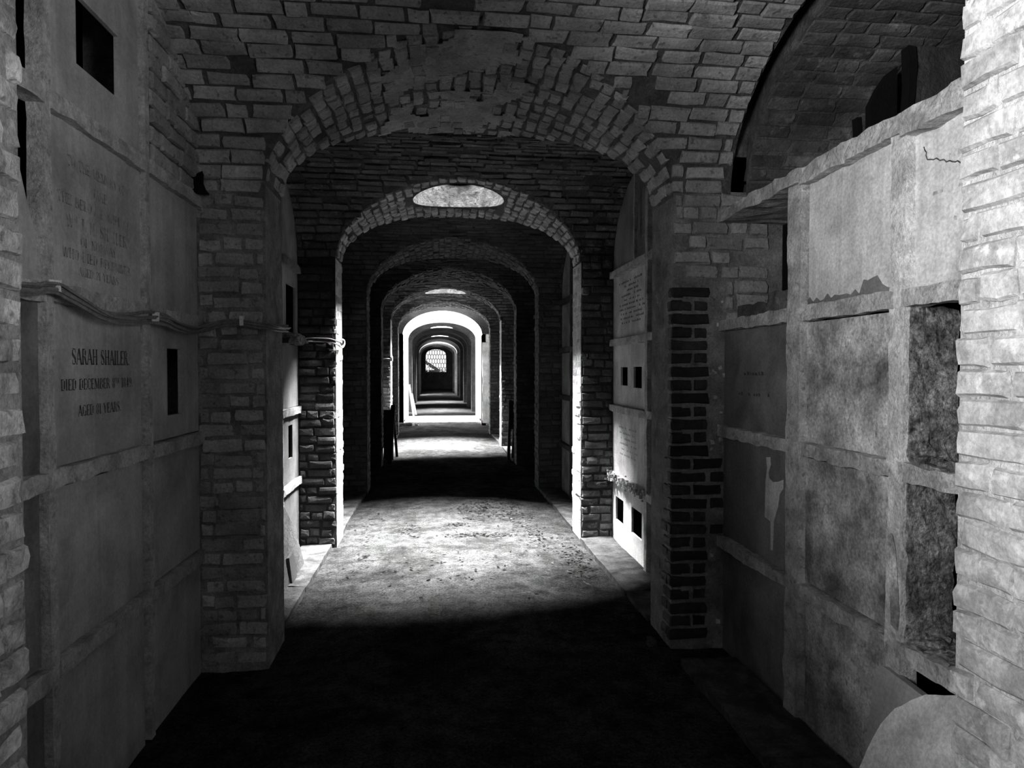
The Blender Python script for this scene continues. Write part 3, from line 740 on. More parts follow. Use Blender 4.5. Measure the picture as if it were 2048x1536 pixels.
wl0, WL0 = niche_wall('left', -1.15, 1.46, 3.46, [2.15, 2.845], {
    (1, 4): dict(holes=[(2.365, 2.66, 2.487, 2.715)], label='grey marble slab with a square black hole'),
    (1, 3): dict(text=faint, label='grey marble slab with seven faded lines of lettering'),
    (1, 2): dict(text=sarah, label='marble slab lettered for Sarah Shailer'.replace('Sarah Shailer', 'a woman aged 81')),
    (2, 2): dict(holes=[(3.08, 3.243, 1.287, 1.58)], label='grey marble slab with an upright black hole'),
    (0, 3): dict(poly=[(1.46, 1.73), (2.14, 1.73), (2.14, 1.86), (2.09, 1.96), (2.045, 2.08), (1.99, 2.2), (1.95, 2.28), (1.46, 2.28)], label='broken marble slab with a slanting edge'),
    (0, 4): dict(skip=True), (2, 4): dict(skip=True), (0, 2): dict(m='marble_dark'), (0, 1): dict(m='marble_dark'), (0, 0): dict(m='marble_dark'),  # first column darker, recess shade put into the slab colour
    (1, 1): dict(m='marble', label='marble slab with flaked white patches'),
    }, 'rib_left', 'marble', 'left niche wall of dull marble slabs with lettering and square holes', vw=[0.02, 0.019])
# upper end of the left wall beside the vault is plain brick
lay(wl0, jamb_fn(-1.155, 1), 2.89, 3.46, 2.33, 3.0, 0.071, 0.21, 'brick', gap=0.01, proud=(0.006, 0.016))
m_ = MB(); m_.box((-1.4, 2.88, 2.32), (-1.16, 3.47, 3.1)); m_.build('brick_backing', 'mortar', wl0)

wr0, WR0 = niche_wall('right', 1.50, 1.46, 3.46, [2.055, 2.70], {
    (2, 3): dict(skip=True),
    (1, 3): dict(m='marble_clean', label='streaked white marble slab, peeling along its foot'),
    (0, 3): dict(m='marble_clean', worn=(1.60, 1.97, 1.93, 2.12, 3), wm='letter_white', label='cracked pale slab with worn carving'),
    (0, 2): dict(skip=True), (0, 1): dict(skip=True), (0, 0): dict(skip=True),
    (1, 2): dict(m='marble_stained'), (1, 1): dict(m='marble_stained'), (1, 0): dict(m='marble_stained'),
    (2, 2): dict(m='marble_dark', worn=(2.95, 3.3, 1.36, 1.46, 2), wm='letter'), (2, 1): dict(m='marble_dark', label='dark slab with a pale peeled streak'), (2, 0): dict(m='marble_dark'),
    (0, 4): dict(skip=True), (1, 4): dict(skip=True), (2, 4): dict(skip=True), (2, 4, 'norib'): 1, (0, 4, 'norib'): 1, (1, 4, 'norib'): 1,
    }, 'rib', 'marble', 'right niche wall of stained marble slabs under a stone ledge', vw=[0.036, 0.052], top=2.3, rib_amp=0.0045)
# peeled pale streak on the slab by the pier
m_ = MB(); poly = [(2.985,1.08),(2.95,1.085),(2.945,1.05),(2.965,1.01),(2.955,.985),(2.92,.975),(2.87,.985),(2.83,1.0),(2.83,.96),(2.86,.93),(2.875,.87),(2.91,.80),(2.92,.66),(2.935,.66),(2.94,.79),(2.995,.80),(2.99,.97),(2.975,1.03)]
m_.prism([(y, z) for y, z in poly], lambda y, z: WR0(y, z, -0.0195), lambda y, z: WR0(y, z, -0.017)); m_.build('peeled_streak', 'marble_clean', wr0)
rr = random.Random(8); foot = [(2.10, 1.742), (2.655, 1.742)] + [(2.655 - 0.555 * k / 22, 1.772 + rr.uniform(-.012, .014) + (0.045 if 14 < k < 19 else 0)) for k in range(23)]
m_ = MB(); m_.prism(foot, lambda y, z: WR0(y, z, -0.0198), lambda y, z: WR0(y, z, -0.0178)); m_.build('peeled_foot', 'marble_dark', wr0)
# crack in the pale slab
m_ = MB(); pts = [(1.985, 2.16), (1.965, 2.115), (1.92, 2.10), (1.885, 2.085), (1.84, 2.07), (1.815, 2.055), (1.80, 2.03)]
rr = random.Random(4); pts = [(y, z + 0.03) for y, z in pts]; pts = [(y + rr.uniform(-.004, .004), z + rr.uniform(-.003, .003)) for a_, b_ in zip(pts, pts[1:]) for (y, z) in [(a_[0] + (b_[0] - a_[0]) * t_ / 4, a_[1] + (b_[1] - a_[1]) * t_ / 4) for t_ in range(4)]]; m_.tube([WR0(y, z, -0.0195) for y, z in pts], 0.0022, 4); m_.build('crack', 'letter', wr0)
# fallen mortar face on the bright rib
m_ = MB(); poly = [(2.025, .64), (2.055, .65), (2.062, .78), (2.075, .86), (2.085, .93), (2.06, .95), (2.04, .90), (2.03, .80), (2.018, .70)]
m_.prism(poly, lambda y, z: WR0(y, z, 0.021), lambda y, z: WR0(y, z, 0.017)); m_.build('bare_patch', 'marble_stained', wr0)
# the two opened niches at the bright end: rough cheeks, back and sills
for (z0, z1) in [(1.157, 1.716), (0.575, 1.157)]:
    m_ = MB(); m_.rbox((1.505, 2.012, z0 + RT), (1.672, 2.04, z1 - RT), (8, 2, 14), 0.006, 26, z0 * 5); m_.build('niche_cheek', 'rough_stone', wr0)
    m_ = MB(); m_.rbox((1.74, 1.46, z0 + RT), (1.77, 2.0, z1 - RT), (2, 14, 14), 0.008, 22, z0 * 3); m_.build('niche_back', 'rough_stone', wr0)
    m_ = MB(); m_.rbox((1.50, 1.46, z0 - 0.01), (1.72, 2.03, z0 + RT + 0.004), (8, 20, 2), 0.007, 24, z0); m_.build('niche_sill', 'rough_stone', wr0)
    m_ = MB(); rr = random.Random(int(z0 * 10))
    for k in range(60):
        x = rr.uniform(1.53, 1.71); y = rr.uniform(1.5, 2.0); s_ = rr.uniform(0.006, 0.02)
        m_.rbox((x - s_, y - s_, z0 + RT), (x + s_, y + s_, z0 + RT + s_ * 1.3), (1, 1, 1), s_ * 0.25, 40, k)
    o = m_.build('rubble', 'rough_stone', wr0); o['kind'] = 'stuff'
# stone ledge along the top, three slabs
for (ya, yb, z0, z1, xa) in [(2.66, 3.455, 2.262, 2.322, 1.475), (2.04, 2.655, 2.248, 2.315, 1.478), (1.46, 2.035, 2.232, 2.308, 1.470)]:
    m_ = MB(); m_.rbox((xa, ya, z0), (1.98, yb, z1), (6, 22, 3), 0.006, 11, ya); m_.build('ledge_slab', 'rib', wr0)
# inside of the opened top niche next to the pier
m_ = MB(); m_.box((1.50, 2.72, 1.69), (1.83, 3.46, 1.715)); m_.build('niche_bed', 'rough_stone', wr0)

# loose bricks left on the sill of the open niche
for k, (p, rz_) in enumerate([((1.60, 3.25, 1.745), 0.2), ((1.60, 2.98, 1.745), -0.1)]):
    m_ = MB(); m_.rbox((-0.05, -0.10, 0), (0.05, 0.10, 0.10 if k else 0.07), (4, 6, 3), 0.006, 14, k + 2.0)
    o = m_.build('loose_brick', 'brick_far'); o.location = p; o.rotation_euler = (0, 0, rz_)
    tag(o, ['loose brick lying in the opened niche, beside the pier', 'loose pale block in the opened niche, beside the upright rib'][k], 'brick', group='loose bricks in the opened niche')

# dark alcove above the ledge
m_ = MB(); m_.box((2.72, 1.2, 2.0), (2.78, 3.47, 3.2)); m_.box((1.98, 1.4, 2.1), (2.75, 3.46, 2.25))
o = m_.build('wall_back', 'void'); tag(o, 'black back of the alcove above the right ledge', 'wall', 'structure')
t = empty('tomb_chest', (2.3, 2.9, 2.25)); tag(t, 'dim stone tomb front with dark posts in the alcove above the ledge', 'tomb')
def part(m_, name, mm, parent):
    o = m_.build(name, mm, parent); o.matrix_parent_inverse = parent.matrix_world.inverted() if False else Matrix.Translation(-Vector(parent.location)); return o
m_ = MB(); m_.rbox((2.15, 2.86, 2.26), (2.66, 2.91, 2.945), (8, 2, 8), 0.006, 8, 2); part(m_, 'front_slab', 'mortar_far', t)  # slab colour darkened to stand for alcove shade
m_ = MB(); m_.rbox((2.105, 2.85, 2.26), (2.14, 2.90, 2.94), (2, 2, 8), 0.004, 8, 4); part(m_, 'post', 'void', t)
m_ = MB(); m_.rbox((1.975, 3.02, 2.26), (2.0, 3.06, 2.68), (2, 2, 8), 0.004, 8, 6); part(m_, 'post', 'void', t)
m_ = MB(); pl = [(2.0, 2.26), (2.13, 2.26), (2.13, 2.90), (2.09, 2.87), (2.04, 2.80), (2.0, 2.72)]
m_.prism(pl, lambda x, z: (x, 2.96, z), lambda x, z: (x, 3.0, z)); part(m_, 'curved_side', 'void', t)

# niche walls of the next bays
wl1, WL1 = niche_wall('left', -1.132, 3.81, 5.75, [4.46, 5.06], {
    (2, 3): dict(holes=[(5.32, 5.65, 1.78, 2.15)], label='dim slab with a tall dark opening'),
    (2, 1): dict(holes=[(5.37, 5.515, 0.79, 1.05)], m='marble_sooty', label='bright slab with a small upright black hole'),
    (2, 2): dict(m='marble_dark'), (2, 0): dict(m='marble_sooty')}, 'mortar_grey', 'marble', 'narrow strip of left niche wall between the second and third piers')  # lower slabs darkened to offset the strong skylight
wr1, WR1 = niche_wall('right', 1.497, 3.81, 5.75, [4.715], {
    (1, 2): dict(holes=[(5.30, 5.50, 1.355, 1.505), (4.92, 5.13, 1.345, 1.508)], m='marble_clean', label='streaked slab with two small square holes at eye height'),
    (1, 0): dict(holes=[(5.41, 5.65, 0.20, 0.40), (4.905, 5.175, 0.20, 0.405)], m='marble_clean', label='bright bottom slab with two square black holes'),
    (1, 1): dict(m='marble_clean', worn=(4.95, 5.6, 0.78, 1.0, 6)), (1, 3): dict(m='marble_clean', worn=(4.80, 5.62, 1.86, 2.19, 10), wm='letter', label='slab with ten small lines of worn lettering'),
    (1, 4): dict(m='marble_dark', worn=(4.75, 4.98, 2.4, 2.62, 4))}, 'rib', 'marble', 'right niche wall of streaked slabs between the second and third piers', vw=0.03, top=3.09)
m_ = MB(); m_.rbox((1.468, 4.955, 2.32), (1.49, 4.985, 3.0), (2, 2, 20), 0.003, 9, 4); m_.build('vertical_rib', 'rib', wr1)
m_ = MB(); rr = random.Random(3)           # crumbling mortar along the lower rib
for k in range(200):
    y = rr.uniform(4.7, 5.74); z = 0.575 + rr.gauss(0, 0.02); s_ = rr.uniform(0.003, 0.010); x = 1.478 - rr.uniform(0, 0.03)
    m_.rbox((x - s_, y - s_, z - s_), (x + s_, y + s_, z + s_), (1, 1, 1), s_ * 0.3, 40, k)
o = m_.build('crumbled_mortar', 'rib', wr1); o['kind'] = 'stuff'
for i in range(2, len(WY)):
    if i == 7: continue
    y0, y1 = bay(i); y1 = min(y1, YEND); xl, xr = BAYX[i]; nd = max(1, round((y1 - y0) / 0.68)); dv = [y0 + (y1 - y0) * k / nd for k in range(1, nd)]
    for side, X in (('left', xl), ('right', xr)):
        lab = f'{side} niche wall between the {ORD[i]} and {ORD[i + 1]} piers' if i + 1 < len(WY) else f'{side} wall of the last bay before the end window'
        cells = {}
        if i == 2 and side == 'right': cells = {(1, 2): dict(m='marble'), (2, 2): dict(m='marble')}
        if i < 6: niche_wall(side, X, y0, y1, dv, cells, 'mortar_far' if i in (2, 3) else 'rib_left', ('plaster' if i == 2 else 'mortar_dim') if i in (2, 3) else ('marble' if i < 5 else 'marble_clean'), lab, top=3.1)  # in the dark bays ribs and slabs carry painted shade
        else:
            m_ = MB(); sg = -1 if side == 'left' else 1
            m_.box((min(X, X + sg * .1), y0 - .02, -.1), (max(X, X + sg * .1), y1 + .02, 3.1)); tag(m_.build('wall_' + side, 'marble_clean'), lab, 'wall', 'structure')

# bay where the viewer stands: plain walls, with the doorway on the left
m_ = MB(); 
for (ya, yb, z0, z1) in [(-1.35, -0.9, -0.1, 3.1), (0.2, 1.14, -0.1, 3.1), (-0.9, 0.2, 2.25, 3.1)]: m_.box((-1.35, ya, z0), (-1.15, yb, z1))
tag(m_.build('wall_left', 'mortar'), 'left wall beside the viewer with an open doorway', 'wall', 'structure')
m_ = MB(); 
for (ya, yb, z0, z1) in [(-1.35, -0.95, -0.1, 3.1), (0.05, 1.14, -0.1, 3.1), (-0.95, 0.05, 2.25, 3.1)]: m_.box((1.5, ya, z0), (1.7, yb, z1)); tag(m_.build('wall_right', 'mortar'), 'right wall beside the viewer with an opening added for the fill lamp', 'wall', 'structure')
m_ = MB(); m_.box((-1.35, -1.5, -0.1), (1.7, -1.3, 3.2)); tag(m_.build('wall_rear', 'mortar'), 'brick wall closing the corridor behind the viewer', 'wall', 'structure')
m_ = MB(); m_.box((-2.6, -1.3, -0.12), (-1.15, 0.6, -0.01)); tag(m_.build('ground_outside', 'ground_out'), 'gravel outside the doorway behind the viewer', 'ground', 'structure')

# ------------------------------------------------------------------ earth roof with the skylight shafts
m_ = MB(); zt = 3.24; cur = -1.6
X0, X1 = -2.3, 2.8
for (sx, sy, e) in sorted(SKYLIGHTS, key=lambda s: s[1]):
    h = SKYR + 0.03
    m_.box((X0, cur, zt), (X1, sy - h, zt + 0.1)); m_.box((X0, sy - h, zt), (sx - h, sy + h, zt + 0.1)); m_.box((sx + h, sy - h, zt), (X1, sy + h, zt + 0.1)); cur = sy + h
m_.box((X0, cur, zt), (X1, 50.4, zt + 0.1))
tag(m_.build('roof', 'void'), 'earth covering over the vaults', 'roof', 'structure')
for nm, x, holes_ in (('left', X0, [(-0.9, 0.2), (18.35, 20.25), (38.6, 40.4)]), ('right', X1, [(-0.95, 0.05), (18.35, 20.25)])):
    m_ = MB(); cur = -1.6
    for (a, b) in holes_:
        m_.box((x - .05, cur, -0.2), (x + .05, a, zt + .1)); m_.box((x - .05, a, 2.2), (x + .05, b, zt + .1)); cur = b
    m_.box((x - .05, cur, -0.2), (x + .05, 50.4, zt + .1))
    tag(m_.build('wall_outer_' + nm, 'void'), f'outer {nm} retaining wall behind the niches', 'wall', 'structure')
for k, (sx, sy, e) in enumerate(SKYLIGHTS):
    i = min(range(len(WY)), key=lambda j: abs(WY[j] + TH[j] / 2 - sy)); m_ = MB(); rows = []
    n = 64
    for j in range(n + 1):
        a = 2 * math.pi * j / n; x, y = sx + SKYR * math.cos(a), sy + SKYR * math.sin(a); zz = za(x, i) if sky_hole(i) else 2.9
        if not sky_hole(i): zz = 2.9
        col_ = []
        for q in range(12):
            t_ = q / 11; z_ = zz - 0.004 + (SHAFT_TOP - zz) * t_; r_ = SKYR + (SHAFT_R - SKYR) * t_ + (0.012 * noise.noise(Vector((math.cos(a) * 2, math.sin(a) * 2, z_ * 5 + k))) if q else 0)
            col_.append((sx + SHAFT_OFF * t_ + (r_ + (SHAFT_RX - SHAFT_R) * t_) * math.cos(a), sy + r_ * math.sin(a), z_))
        rows.append(col_)
    m_.grid(rows)
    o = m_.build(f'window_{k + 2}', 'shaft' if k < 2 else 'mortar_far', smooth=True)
    tag(o, ['round skylight shaft, largest and brightest, above the third arch', 'round skylight second along the corridor', 'thin sliver of skylight, third along the corridor', 'thin sliver of skylight, fourth along the corridor', 'tiny sliver of skylight nearest the end window'][k], 'skylight', 'structure')

# ------------------------------------------------------------------ end wall and its window
ZSILL, ZSH, ZTOP, XA, XB = 1.24, 2.50, 2.97, -0.912, 0.625
def arch_top(x):
    t = (x - (XA + XB) / 2) / ((XB - XA) / 2); return ZSH + (ZTOP - ZSH) * math.sqrt(max(0, 1 - abs(t) ** 2.3))
m_ = MB(); Y = YEND
m_.box((-2.3, Y, -0.1), (XA, Y + 0.3, 3.3)); m_.box((XB, Y, -0.1), (2.8, Y + 0.3, 3.3)); m_.box((XA, Y, -0.1), (XB, Y + 0.3, ZSILL))
N = 24
for k in range(N):
    a, b = XA + (XB - XA) * k / N, XA + (XB - XA) * (k + 1) / N
    m_.add([(a, Y, arch_top(a)), (b, Y, arch_top(b)), (b, Y, 3.3), (a, Y, 3.3), (a, Y + .3, arch_top(a)), (b, Y + .3, arch_top(b))], [(0, 1, 2, 3), (0, 4, 5, 1)])
tag(m_.build('wall_end', 'mortar_far'), 'dark end wall around the arched window', 'wall', 'structure')
win = empty('window_1', (-0.14, Y + 0.12, ZSILL)); tag(win, 'arched window with a honeycomb lattice at the far end', 'window', 'structure')
m_ = MB()
for k in range(N): 
    a, b = XA + (XB - XA) * k / N, XA + (XB - XA) * (k + 1) / N
    m_.tube([(a, Y + .12, arch_top(a)), (b, Y + .12, arch_top(b))], 0.03, 5)
m_.tube([(XA, Y + .12, ZSILL), (XA, Y + .12, ZSH)], 0.03, 5); m_.tube([(XB, Y + .12, ZSILL), (XB, Y + .12, ZSH)], 0.03, 5); m_.tube([(XA, Y + .12, ZSILL), (XB, Y + .12, ZSILL)], 0.045, 5)
part(m_, 'frame', 'iron', win)
m_ = MB(); pw, ph = 0.19, 0.335
for r_ in range(-1, 8):
    for c in range(-1, 10):
        x = XA + c * pw + (pw / 2 if r_ % 2 else 0); z = ZSILL + r_ * ph * 0.95
        hx = [(x - pw / 2, z + ph * .22), (x, z), (x + pw / 2, z + ph * .22), (x + pw / 2, z + ph * .95)]
        for (p, q) in ((hx[0], hx[1]), (hx[1], hx[2]), (hx[2], hx[3])):
            if all(XA < t_[0] < XB and ZSILL < t_[1] < arch_top(t_[0]) for t_ in (p, q)): m_.tube([(p[0], Y + .12, p[1]), (q[0], Y + .12, q[1])], 0.019, 4)
part(m_, 'lattice', 'iron', win)
m_ = MB(); m_.box((XA, Y + .13, ZSILL), (XB, Y + .135, ZTOP)); part(m_, 'pane', 'glass', win)
# outside the end window
m_ = MB(); m_.box((-40, Y + .5, -0.4), (40, Y + 90, -0.3)); tag(m_.build('ground_yard', 'ground_out'), 'bright ground beyond the end window', 'ground', 'structure')
sh = empty('shed', (-1.1, 62, -0.3)); tag(sh, 'low shed with a sloping dark roof outside the end window', 'shed')
m_ = MB(); m_.add([(-1.45, 62, 2.5), (0.15, 62, 1.45), (0.15, 62, 1.15), (-1.45, 62, 2.1), (-1.45, 64, 2.5), (0.15, 64, 1.45), (0.15, 64, 1.15), (-1.45, 64, 2.1)],
                  [(0, 1, 2, 3), (4, 7, 6, 5), (0, 4, 5, 1), (3, 2, 6, 7), (1, 5, 6, 2), (0, 3, 7, 4)]); part(m_, 'roof_slope', 'foliage', sh)
m_ = MB(); m_.box((-1.4, 62.2, -0.3), (-1.2, 62.4, 2.2)); m_.box((-1.4, 62.2, 1.1), (0.1, 62.4, 1.42)); part(m_, 'wall_frame', 'wood', sh)
m_ = MB(); rr = random.Random(9)
for k in range(700):
    x = 0.4 + rr.gauss(0, .36); z = max(-.3, 1.12 + rr.gauss(0, .2) - abs(x - .4) * .1) if k > 260 else rr.uniform(-.3, 1.0); y = 60 + rr.gauss(0, .3); s_ = 0.06
    m_.add([(x + rr.uniform(-s_, s_), y + rr.uniform(-s_, s_), z + rr.uniform(-s_, s_)) for _ in range(4)], [(0, 1, 2, 3)])
tag(m_.build('shrub', 'foliage'), 'dark shrub outside the end window', 'shrub')

# ------------------------------------------------------------------ loose things
# broken slab leaning in the near right corner
def lean(pts, base_x, k, th, name, mm, label, cat='slab', sg=1, jag=0.0):
    """polygon (y, height up the slab) leaning so that x = base_x + k*z"""
    m_ = MB(); n = Vector((-1, 0, k)).normalized() * sg
    m_.prism(pts, lambda y, z: Vector((base_x + k * z, y, z)), lambda y, z: Vector((base_x + k * z, y, z)) - n * th)
    return tag(m_.build(name, mm), label, cat)
def jagged(poly, amp, seed, step=0.03):
    rr = random.Random(seed); outp = []
    for a, b in zip(poly, poly[1:] + poly[:1]):
        d = math.hypot(b[0] - a[0], b[1] - a[1]); n = max(1, int(d / step))
        for k in range(n):
            t = k / n; outp.append((a[0] + (b[0] - a[0]) * t + (rr.uniform(-amp, amp) if a[1] > .02 or b[1] > .02 else 0), max(0.0, a[1] + (b[1] - a[1]) * t + rr.uniform(-amp, amp) if k or a[1] > 0.02 else a[1])))
    return outp
arcp = [(1.30, 0.0), (1.965, 0.0), (1.95, 0.15), (1.931, 0.257), (1.927, 0.314), (1.913, 0.398), (1.879, 0.463), (1.836, 0.507), (1.793, 0.545), (1.728, 0.575), (1.668, 0.60), (1.5, 0.61), (1.30, 0.60)]
lean(jagged(arcp, 0.0035, 2), 1.2, 0.367, 0.035, 'broken_slab', 'marble_white', 'large broken marble slab with a jagged curved edge leaning by the bright pier', jag=1)
lean([(1.48, 0.0), (2.06, 0.0), (2.09, 0.268), (2.105, 0.49), (2.07, 0.505), (1.824, 0.492), (1.48, 0.48)], 1.375, 0.18, 0.03, 'tilted_slab', 'marble', 'smooth grey slab tilted out of the lowest niche, black gap above it')
lean(jagged([(4.42, 0.02), (5.19, 0.02), (5.185, .12), (5.13, .28), (5.05, .40), (4.96, .50), (4.85, .57), (4.42, .62)], 0.003, 4), -1.0, -0.19, 0.03, 'broken_slab', 'mortar_far', 'broken slab with a curved edge leaning on the left niche wall', sg=-1)  # slab colour cut down against skylight glare
lean([(4.70, 0.02), (4.86, 0.02), (4.87, .17), (4.83, .21), (4.72, .2)], -0.985, -0.14, 0.02, 'slab_shard', 'iron', 'small dark shard propped against the curved broken slab', sg=-1)

# cables along the left wall
cb = empty('cable_bundle', (-1.1, 2.6, 1.7)); tag(cb, 'dusty bundle of cables sagging along the left niche wall and pier', 'cable')
line = [(-1.11, 1.5, 1.70), (-1.11, 1.964, 1.723), (-1.11, 2.034, 1.734), (-1.105, 2.096, 1.739), (-1.105, 2.161, 1.727), (-1.10, 2.246, 1.706), (-1.10, 2.338, 1.686), (-1.10, 2.439, 1.678), (-1.105, 2.59, 1.686), (-1.11, 2.761, 1.706),
        (-1.11, 2.906, 1.707), (-1.11, 3.039, 1.690), (-1.11, 3.217, 1.682), (-1.105, 3.36, 1.70), (-1.085, 3.428, 1.716), (-1.03, 3.432, 1.729), (-0.964, 3.432, 1.731), (-0.86, 3.432, 1.717), (-0.815, 3.45, 1.712), (-0.812, 3.60, 1.715), (-0.815, 3.80, 1.725)]
for k, (dz, dx, ph_) in enumerate([(0.0, 0.0, 0.0), (-0.016, 0.006, 1.3), (-0.030, 0.0, 2.4), (-0.008, 0.014, 3.7)]):
    m_ = MB(); pts = smooth_line(line, 6)
    pts = [p + Vector((dx, 0, dz + 0.006 * math.sin(p.y * 5.2 + ph_) * (1 if p.y < 3.3 else 0.4))) for p in pts]
    m_.tube(pts, 0.0065 if k < 3 else 0.0045, 6); part(m_, 'cable', 'cable', cb)
for (y, z, x) in [(2.10, 1.735, -1.105), (2.80, 1.70, -1.106)]:
    m_ = MB(); m_.rbox((x - .012, y - .005, z - .022), (x + .014, y + .005, z + .014), (2, 2, 2), 0.002, 30, y); part(m_, 'clip', 'clip', cb)
m_ = MB(); m_.rbox((-0.96, 3.415, 1.70), (-0.945, 3.44, 1.75), (1, 1, 2), .002, 30, 1); part(m_, 'clip', 'clip', cb)

jb = empty('junction_box', (-1.08, 5.2, 1.72)); tag(jb, 'battered junction box on the left wall with two cables running to the bright pier', 'box')
m_ = MB(); m_.rbox((-1.13, 4.98, 1.69), (-1.04, 5.5, 1.745), (4, 10, 4), 0.012, 9, 3); part(m_, 'housing', 'rough_stone', jb)
m_ = MB(); m_.rbox((-1.13, 4.85, 1.67), (-1.03, 5.2, 1.72), (3, 6, 3), 0.012, 9, 8); part(m_, 'bracket', 'iron', jb)
for k, dz in enumerate((0.0, -0.028)):
    m_ = MB(); m_.tube(smooth_line([(-1.05, 5.1, 1.70 + dz), (-1.06, 5.45, 1.71 + dz), (-1.06, 5.66, 1.742 + dz), (-0.964, 5.70, 1.744 + dz), (-0.88, 5.70, 1.738 + dz), (-0.83, 5.71, 1.722 + dz), (-0.80, 5.76, 1.705 + dz), (-0.82, 5.92, 1.69)], 5), 0.006, 6); part(m_, 'cable', 'cable', jb)
m_ = MB(); m_.tube(smooth_line([(-0.83, 5.72, 1.72), (-0.79, 5.74, 1.735), (-0.775, 5.76, 1.71), (-0.79, 5.74, 1.67), (-0.82, 5.73, 1.69)], 4), 0.008, 6); part(m_, 'clamp', 'clip', jb)
cl = empty('cable_clamp', (-0.9, 12.8, 1.68)); tag(cl, 'short cable and clamp on the far lit left pier', 'cable')
m_ = MB(); m_.tube([(-1.04, 12.74, 1.68), (-0.93, 12.73, 1.685), (-0.86, 12.75, 1.68)], 0.008, 5); part(m_, 'cable', 'cable', cl)
m_ = MB(); m_.rbox((-0.875, 12.74, 1.64), (-0.84, 12.78, 1.73), (2, 2, 2), .004, 30, 1); part(m_, 'clamp', 'clip', cl)

# barricade posts standing in the dark
st = empty('barricade', (-0.75, 10.7, 0)); tag(st, 'black timber stake leaning in the dark bay with a striped board behind it', 'barricade')
m_ = MB(); m_.add([(-0.79, 10.68, 0), (-0.725, 10.68, 0), (-0.725, 10.74, 0), (-0.79, 10.74, 0), (-0.735, 10.72, .93), (-0.668, 10.72, .93), (-0.668, 10.78, .93), (-0.735, 10.78, .93)],
                  [(0, 3, 2, 1), (4, 5, 6, 7), (0, 1, 5, 4), (1, 2, 6, 5), (2, 3, 7, 6), (3, 0, 4, 7)]); part(m_, 'stake', 'wood', st)
m_ = MB(); m_.box((-0.89, 11.2, 0.0), (-0.73, 11.225, 0.82)); bd = part(m_, 'striped_board', 'wood', st)
for z in (0.16, 0.36, 0.56, 0.74):
    m_ = MB(); m_.add([(-0.889, 11.196, z), (-0.731, 11.196, z - .05), (-0.731, 11.196, z + .03), (-0.889, 11.196, z + .08), ], [(0, 1, 2, 3)]); o = m_.build('white_stripe', 'board', bd)
    o.matrix_parent_inverse = Matrix.Translation(-Vector(st.location))
m_ = MB(); m_.add([(-0.72, 11.58, 0.0), (-0.675, 11.58, 0.0), (-0.675, 11.62, 0.0), (-0.72, 11.62, 0.0), (-0.765, 11.6, .64), (-0.725, 11.6, .64), (-0.725, 11.64, .64), (-0.765, 11.64, .64)],
                  [(0, 3, 2, 1), (4, 5, 6, 7), (0, 1, 5, 4), (1, 2, 6, 5), (2, 3, 7, 6), (3, 0, 4, 7)]); part(m_, 'prop', 'wood', st)
s2 = empty('trestle', (1.19, 11.0, 0)); tag(s2, 'black timber trestle standing against the right side of the dark bay', 'trestle')
m_ = MB(); m_.add([(1.125, 10.98, 0), (1.17, 10.98, 0), (1.17, 11.03, 0), (1.125, 11.03, 0), (1.158, 10.98, .985), (1.2, 10.98, .985), (1.2, 11.03, .985), (1.158, 11.03, .985)],
                  [(0, 3, 2, 1), (4, 5, 6, 7), (0, 1, 5, 4), (1, 2, 6, 5), (2, 3, 7, 6), (3, 0, 4, 7)]); part(m_, 'leg', 'wood', s2)
m_ = MB(); m_.add([(1.20, 11.0, 0.0), (1.235, 11.0, 0), (1.235, 11.04, 0), (1.20, 11.04, 0), (1.235, 11.0, .98), (1.265, 11.0, .98), (1.265, 11.04, .98), (1.235, 11.04, .98)],
                  [(0, 3, 2, 1), (4, 5, 6, 7), (0, 1, 5, 4), (1, 2, 6, 5), (2, 3, 7, 6), (3, 0, 4, 7)]); part(m_, 'leg', 'wood', s2)
m_ = MB(); m_.box((1.15, 10.99, 0.5), (1.25, 11.035, 0.97)); part(m_, 'board', 'wood', s2)
# boards propped beyond the lit passage
for k, (x, y, lab) in enumerate([(-0.80, 21.6, 'pale plank propped against the left pier past the lit passage'), (-0.74, 22.1, 'second pale plank, leaning lower beside the first')]):
    m_ = MB(); m_.add([(x, y, 0), (x + .06, y, 0), (x + .06, y + .1, 0), (x, y + .1, 0), (x - .14, y, 1.0 - .3 * k), (x - .08, y, 1.0 - .3 * k), (x - .08, y + .1, 1.0 - .3 * k), (x - .14, y + .1, 1.0 - .3 * k)],
                      [(0, 3, 2, 1), (4, 5, 6, 7), (0, 1, 5, 4), (1, 2, 6, 5), (2, 3, 7, 6), (3, 0, 4, 7)]); tag(m_.build('plank', 'board'), lab, 'plank', group='planks past the lit passage')
m_ = MB(); pts = []
for k in range(120):
    a = k * 0.42; rr_ = 0.16 + 0.03 * math.sin(k * 1.7); pts.append((-0.74 + rr_ * math.cos(a) * 1.3, 17.55 + rr_ * math.sin(a), 0.04 + 0.06 * (0.5 + 0.5 * math.sin(k * 0.9))))
m_.tube(pts, 0.008, 4); tag(m_.build('wire_coil', 'iron'), 'tangled coil of dark wire on the floor before the lit passage', 'wire')
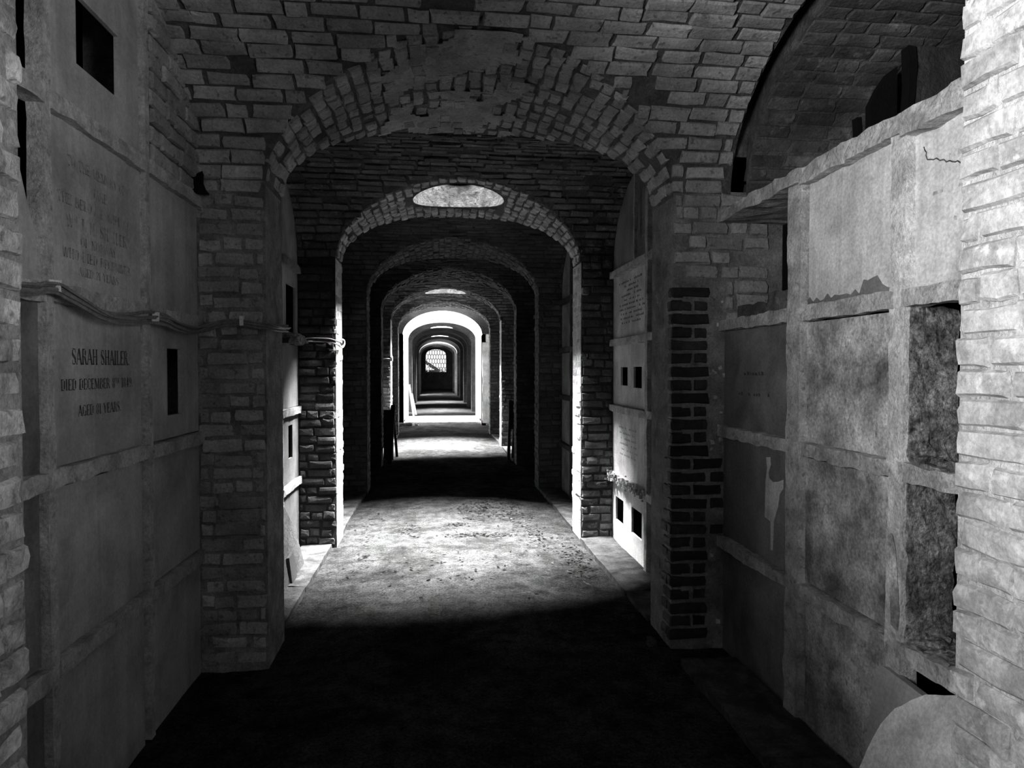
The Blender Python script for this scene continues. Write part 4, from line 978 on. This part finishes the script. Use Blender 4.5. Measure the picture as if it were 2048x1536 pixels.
# pale plastered face beside the lit passage
m_ = MB(); m_.rbox((1.17, 17.86, 0.05), (1.40, 17.91, 2.2), (4, 1, 20), 0.012, 5, 2); m_.build('plaster_panel', 'marble_clean', PIER[(7, 'right')])
# black block standing for the shade of a hole atop the left pier
m_ = MB(); m_.rbox((-1.2, 3.36, 2.33), (-1.11, 3.43, 2.41), (3, 3, 3), 0.015, 14, 5); m_.build('hole_shade_block', 'void', PIER[(1, 'left')])
# small stone by the right pier
m_ = MB(); m_.rbox((1.12, 3.49, 0.0), (1.165, 3.53, 0.035), (3, 3, 3), 0.006, 18, 1); tag(m_.build('pebble', 'kerb'), 'small pale stone on the floor inside the pier of dark bricks', 'stone')

# fallen leaves on the lit floor
m_ = MB(); rr = random.Random(21)
def leaf(x, y, s):
    z = fz(x, y) + 0.004; a = rr.uniform(0, 6.28); c, sn = math.cos(a), math.sin(a); up = rr.uniform(0, .5) * s
    pts = [(-s, 0, 0), (0, -s * .45, up * .6), (s, 0, up), (0, s * .45, up * .2)]
    m_.add([(x + px * c - py * sn, y + px * sn + py * c, z + pz) for px, py, pz in pts], [(0, 1, 2, 3)])
for (cx_, cy_, rx, ry, n) in [(0.42, 7.15, .26, .42, 420), (0.62, 6.7, .25, .3, 200), (0.15, 6.35, .1, .12, 50), (0.35, 5.92, .32, .07, 180), (-0.28, 6.2, .1, .25, 70), (0.85, 6.0, .15, .5, 160), (1.0, 5.0, .12, .5, 90), (1.1, 5.3, .08, .5, 80),
                              (-0.65, 6.6, .15, .7, 60), (0.1, 5.0, .6, .6, 90), (0.8, 7.4, .2, .5, 120), (-0.2, 11.9, .25, .25, 60), (0.9, 12, .2, .6, 60), (-0.6, 5.2, .15, .5, 50), (0.3, 3.2, .7, .6, 30)]:
    for k in range(n):
        x, y = rr.gauss(cx_, rx * .6), rr.gauss(cy_, ry * .6)
        if -0.82 < x < 1.2: leaf(x, y, rr.uniform(0.009, 0.026))
tag(m_.build('fallen_leaves', 'leaf'), 'dry leaves scattered over the lit floor under the skylight', 'leaves', 'stuff')

flush_bricks()
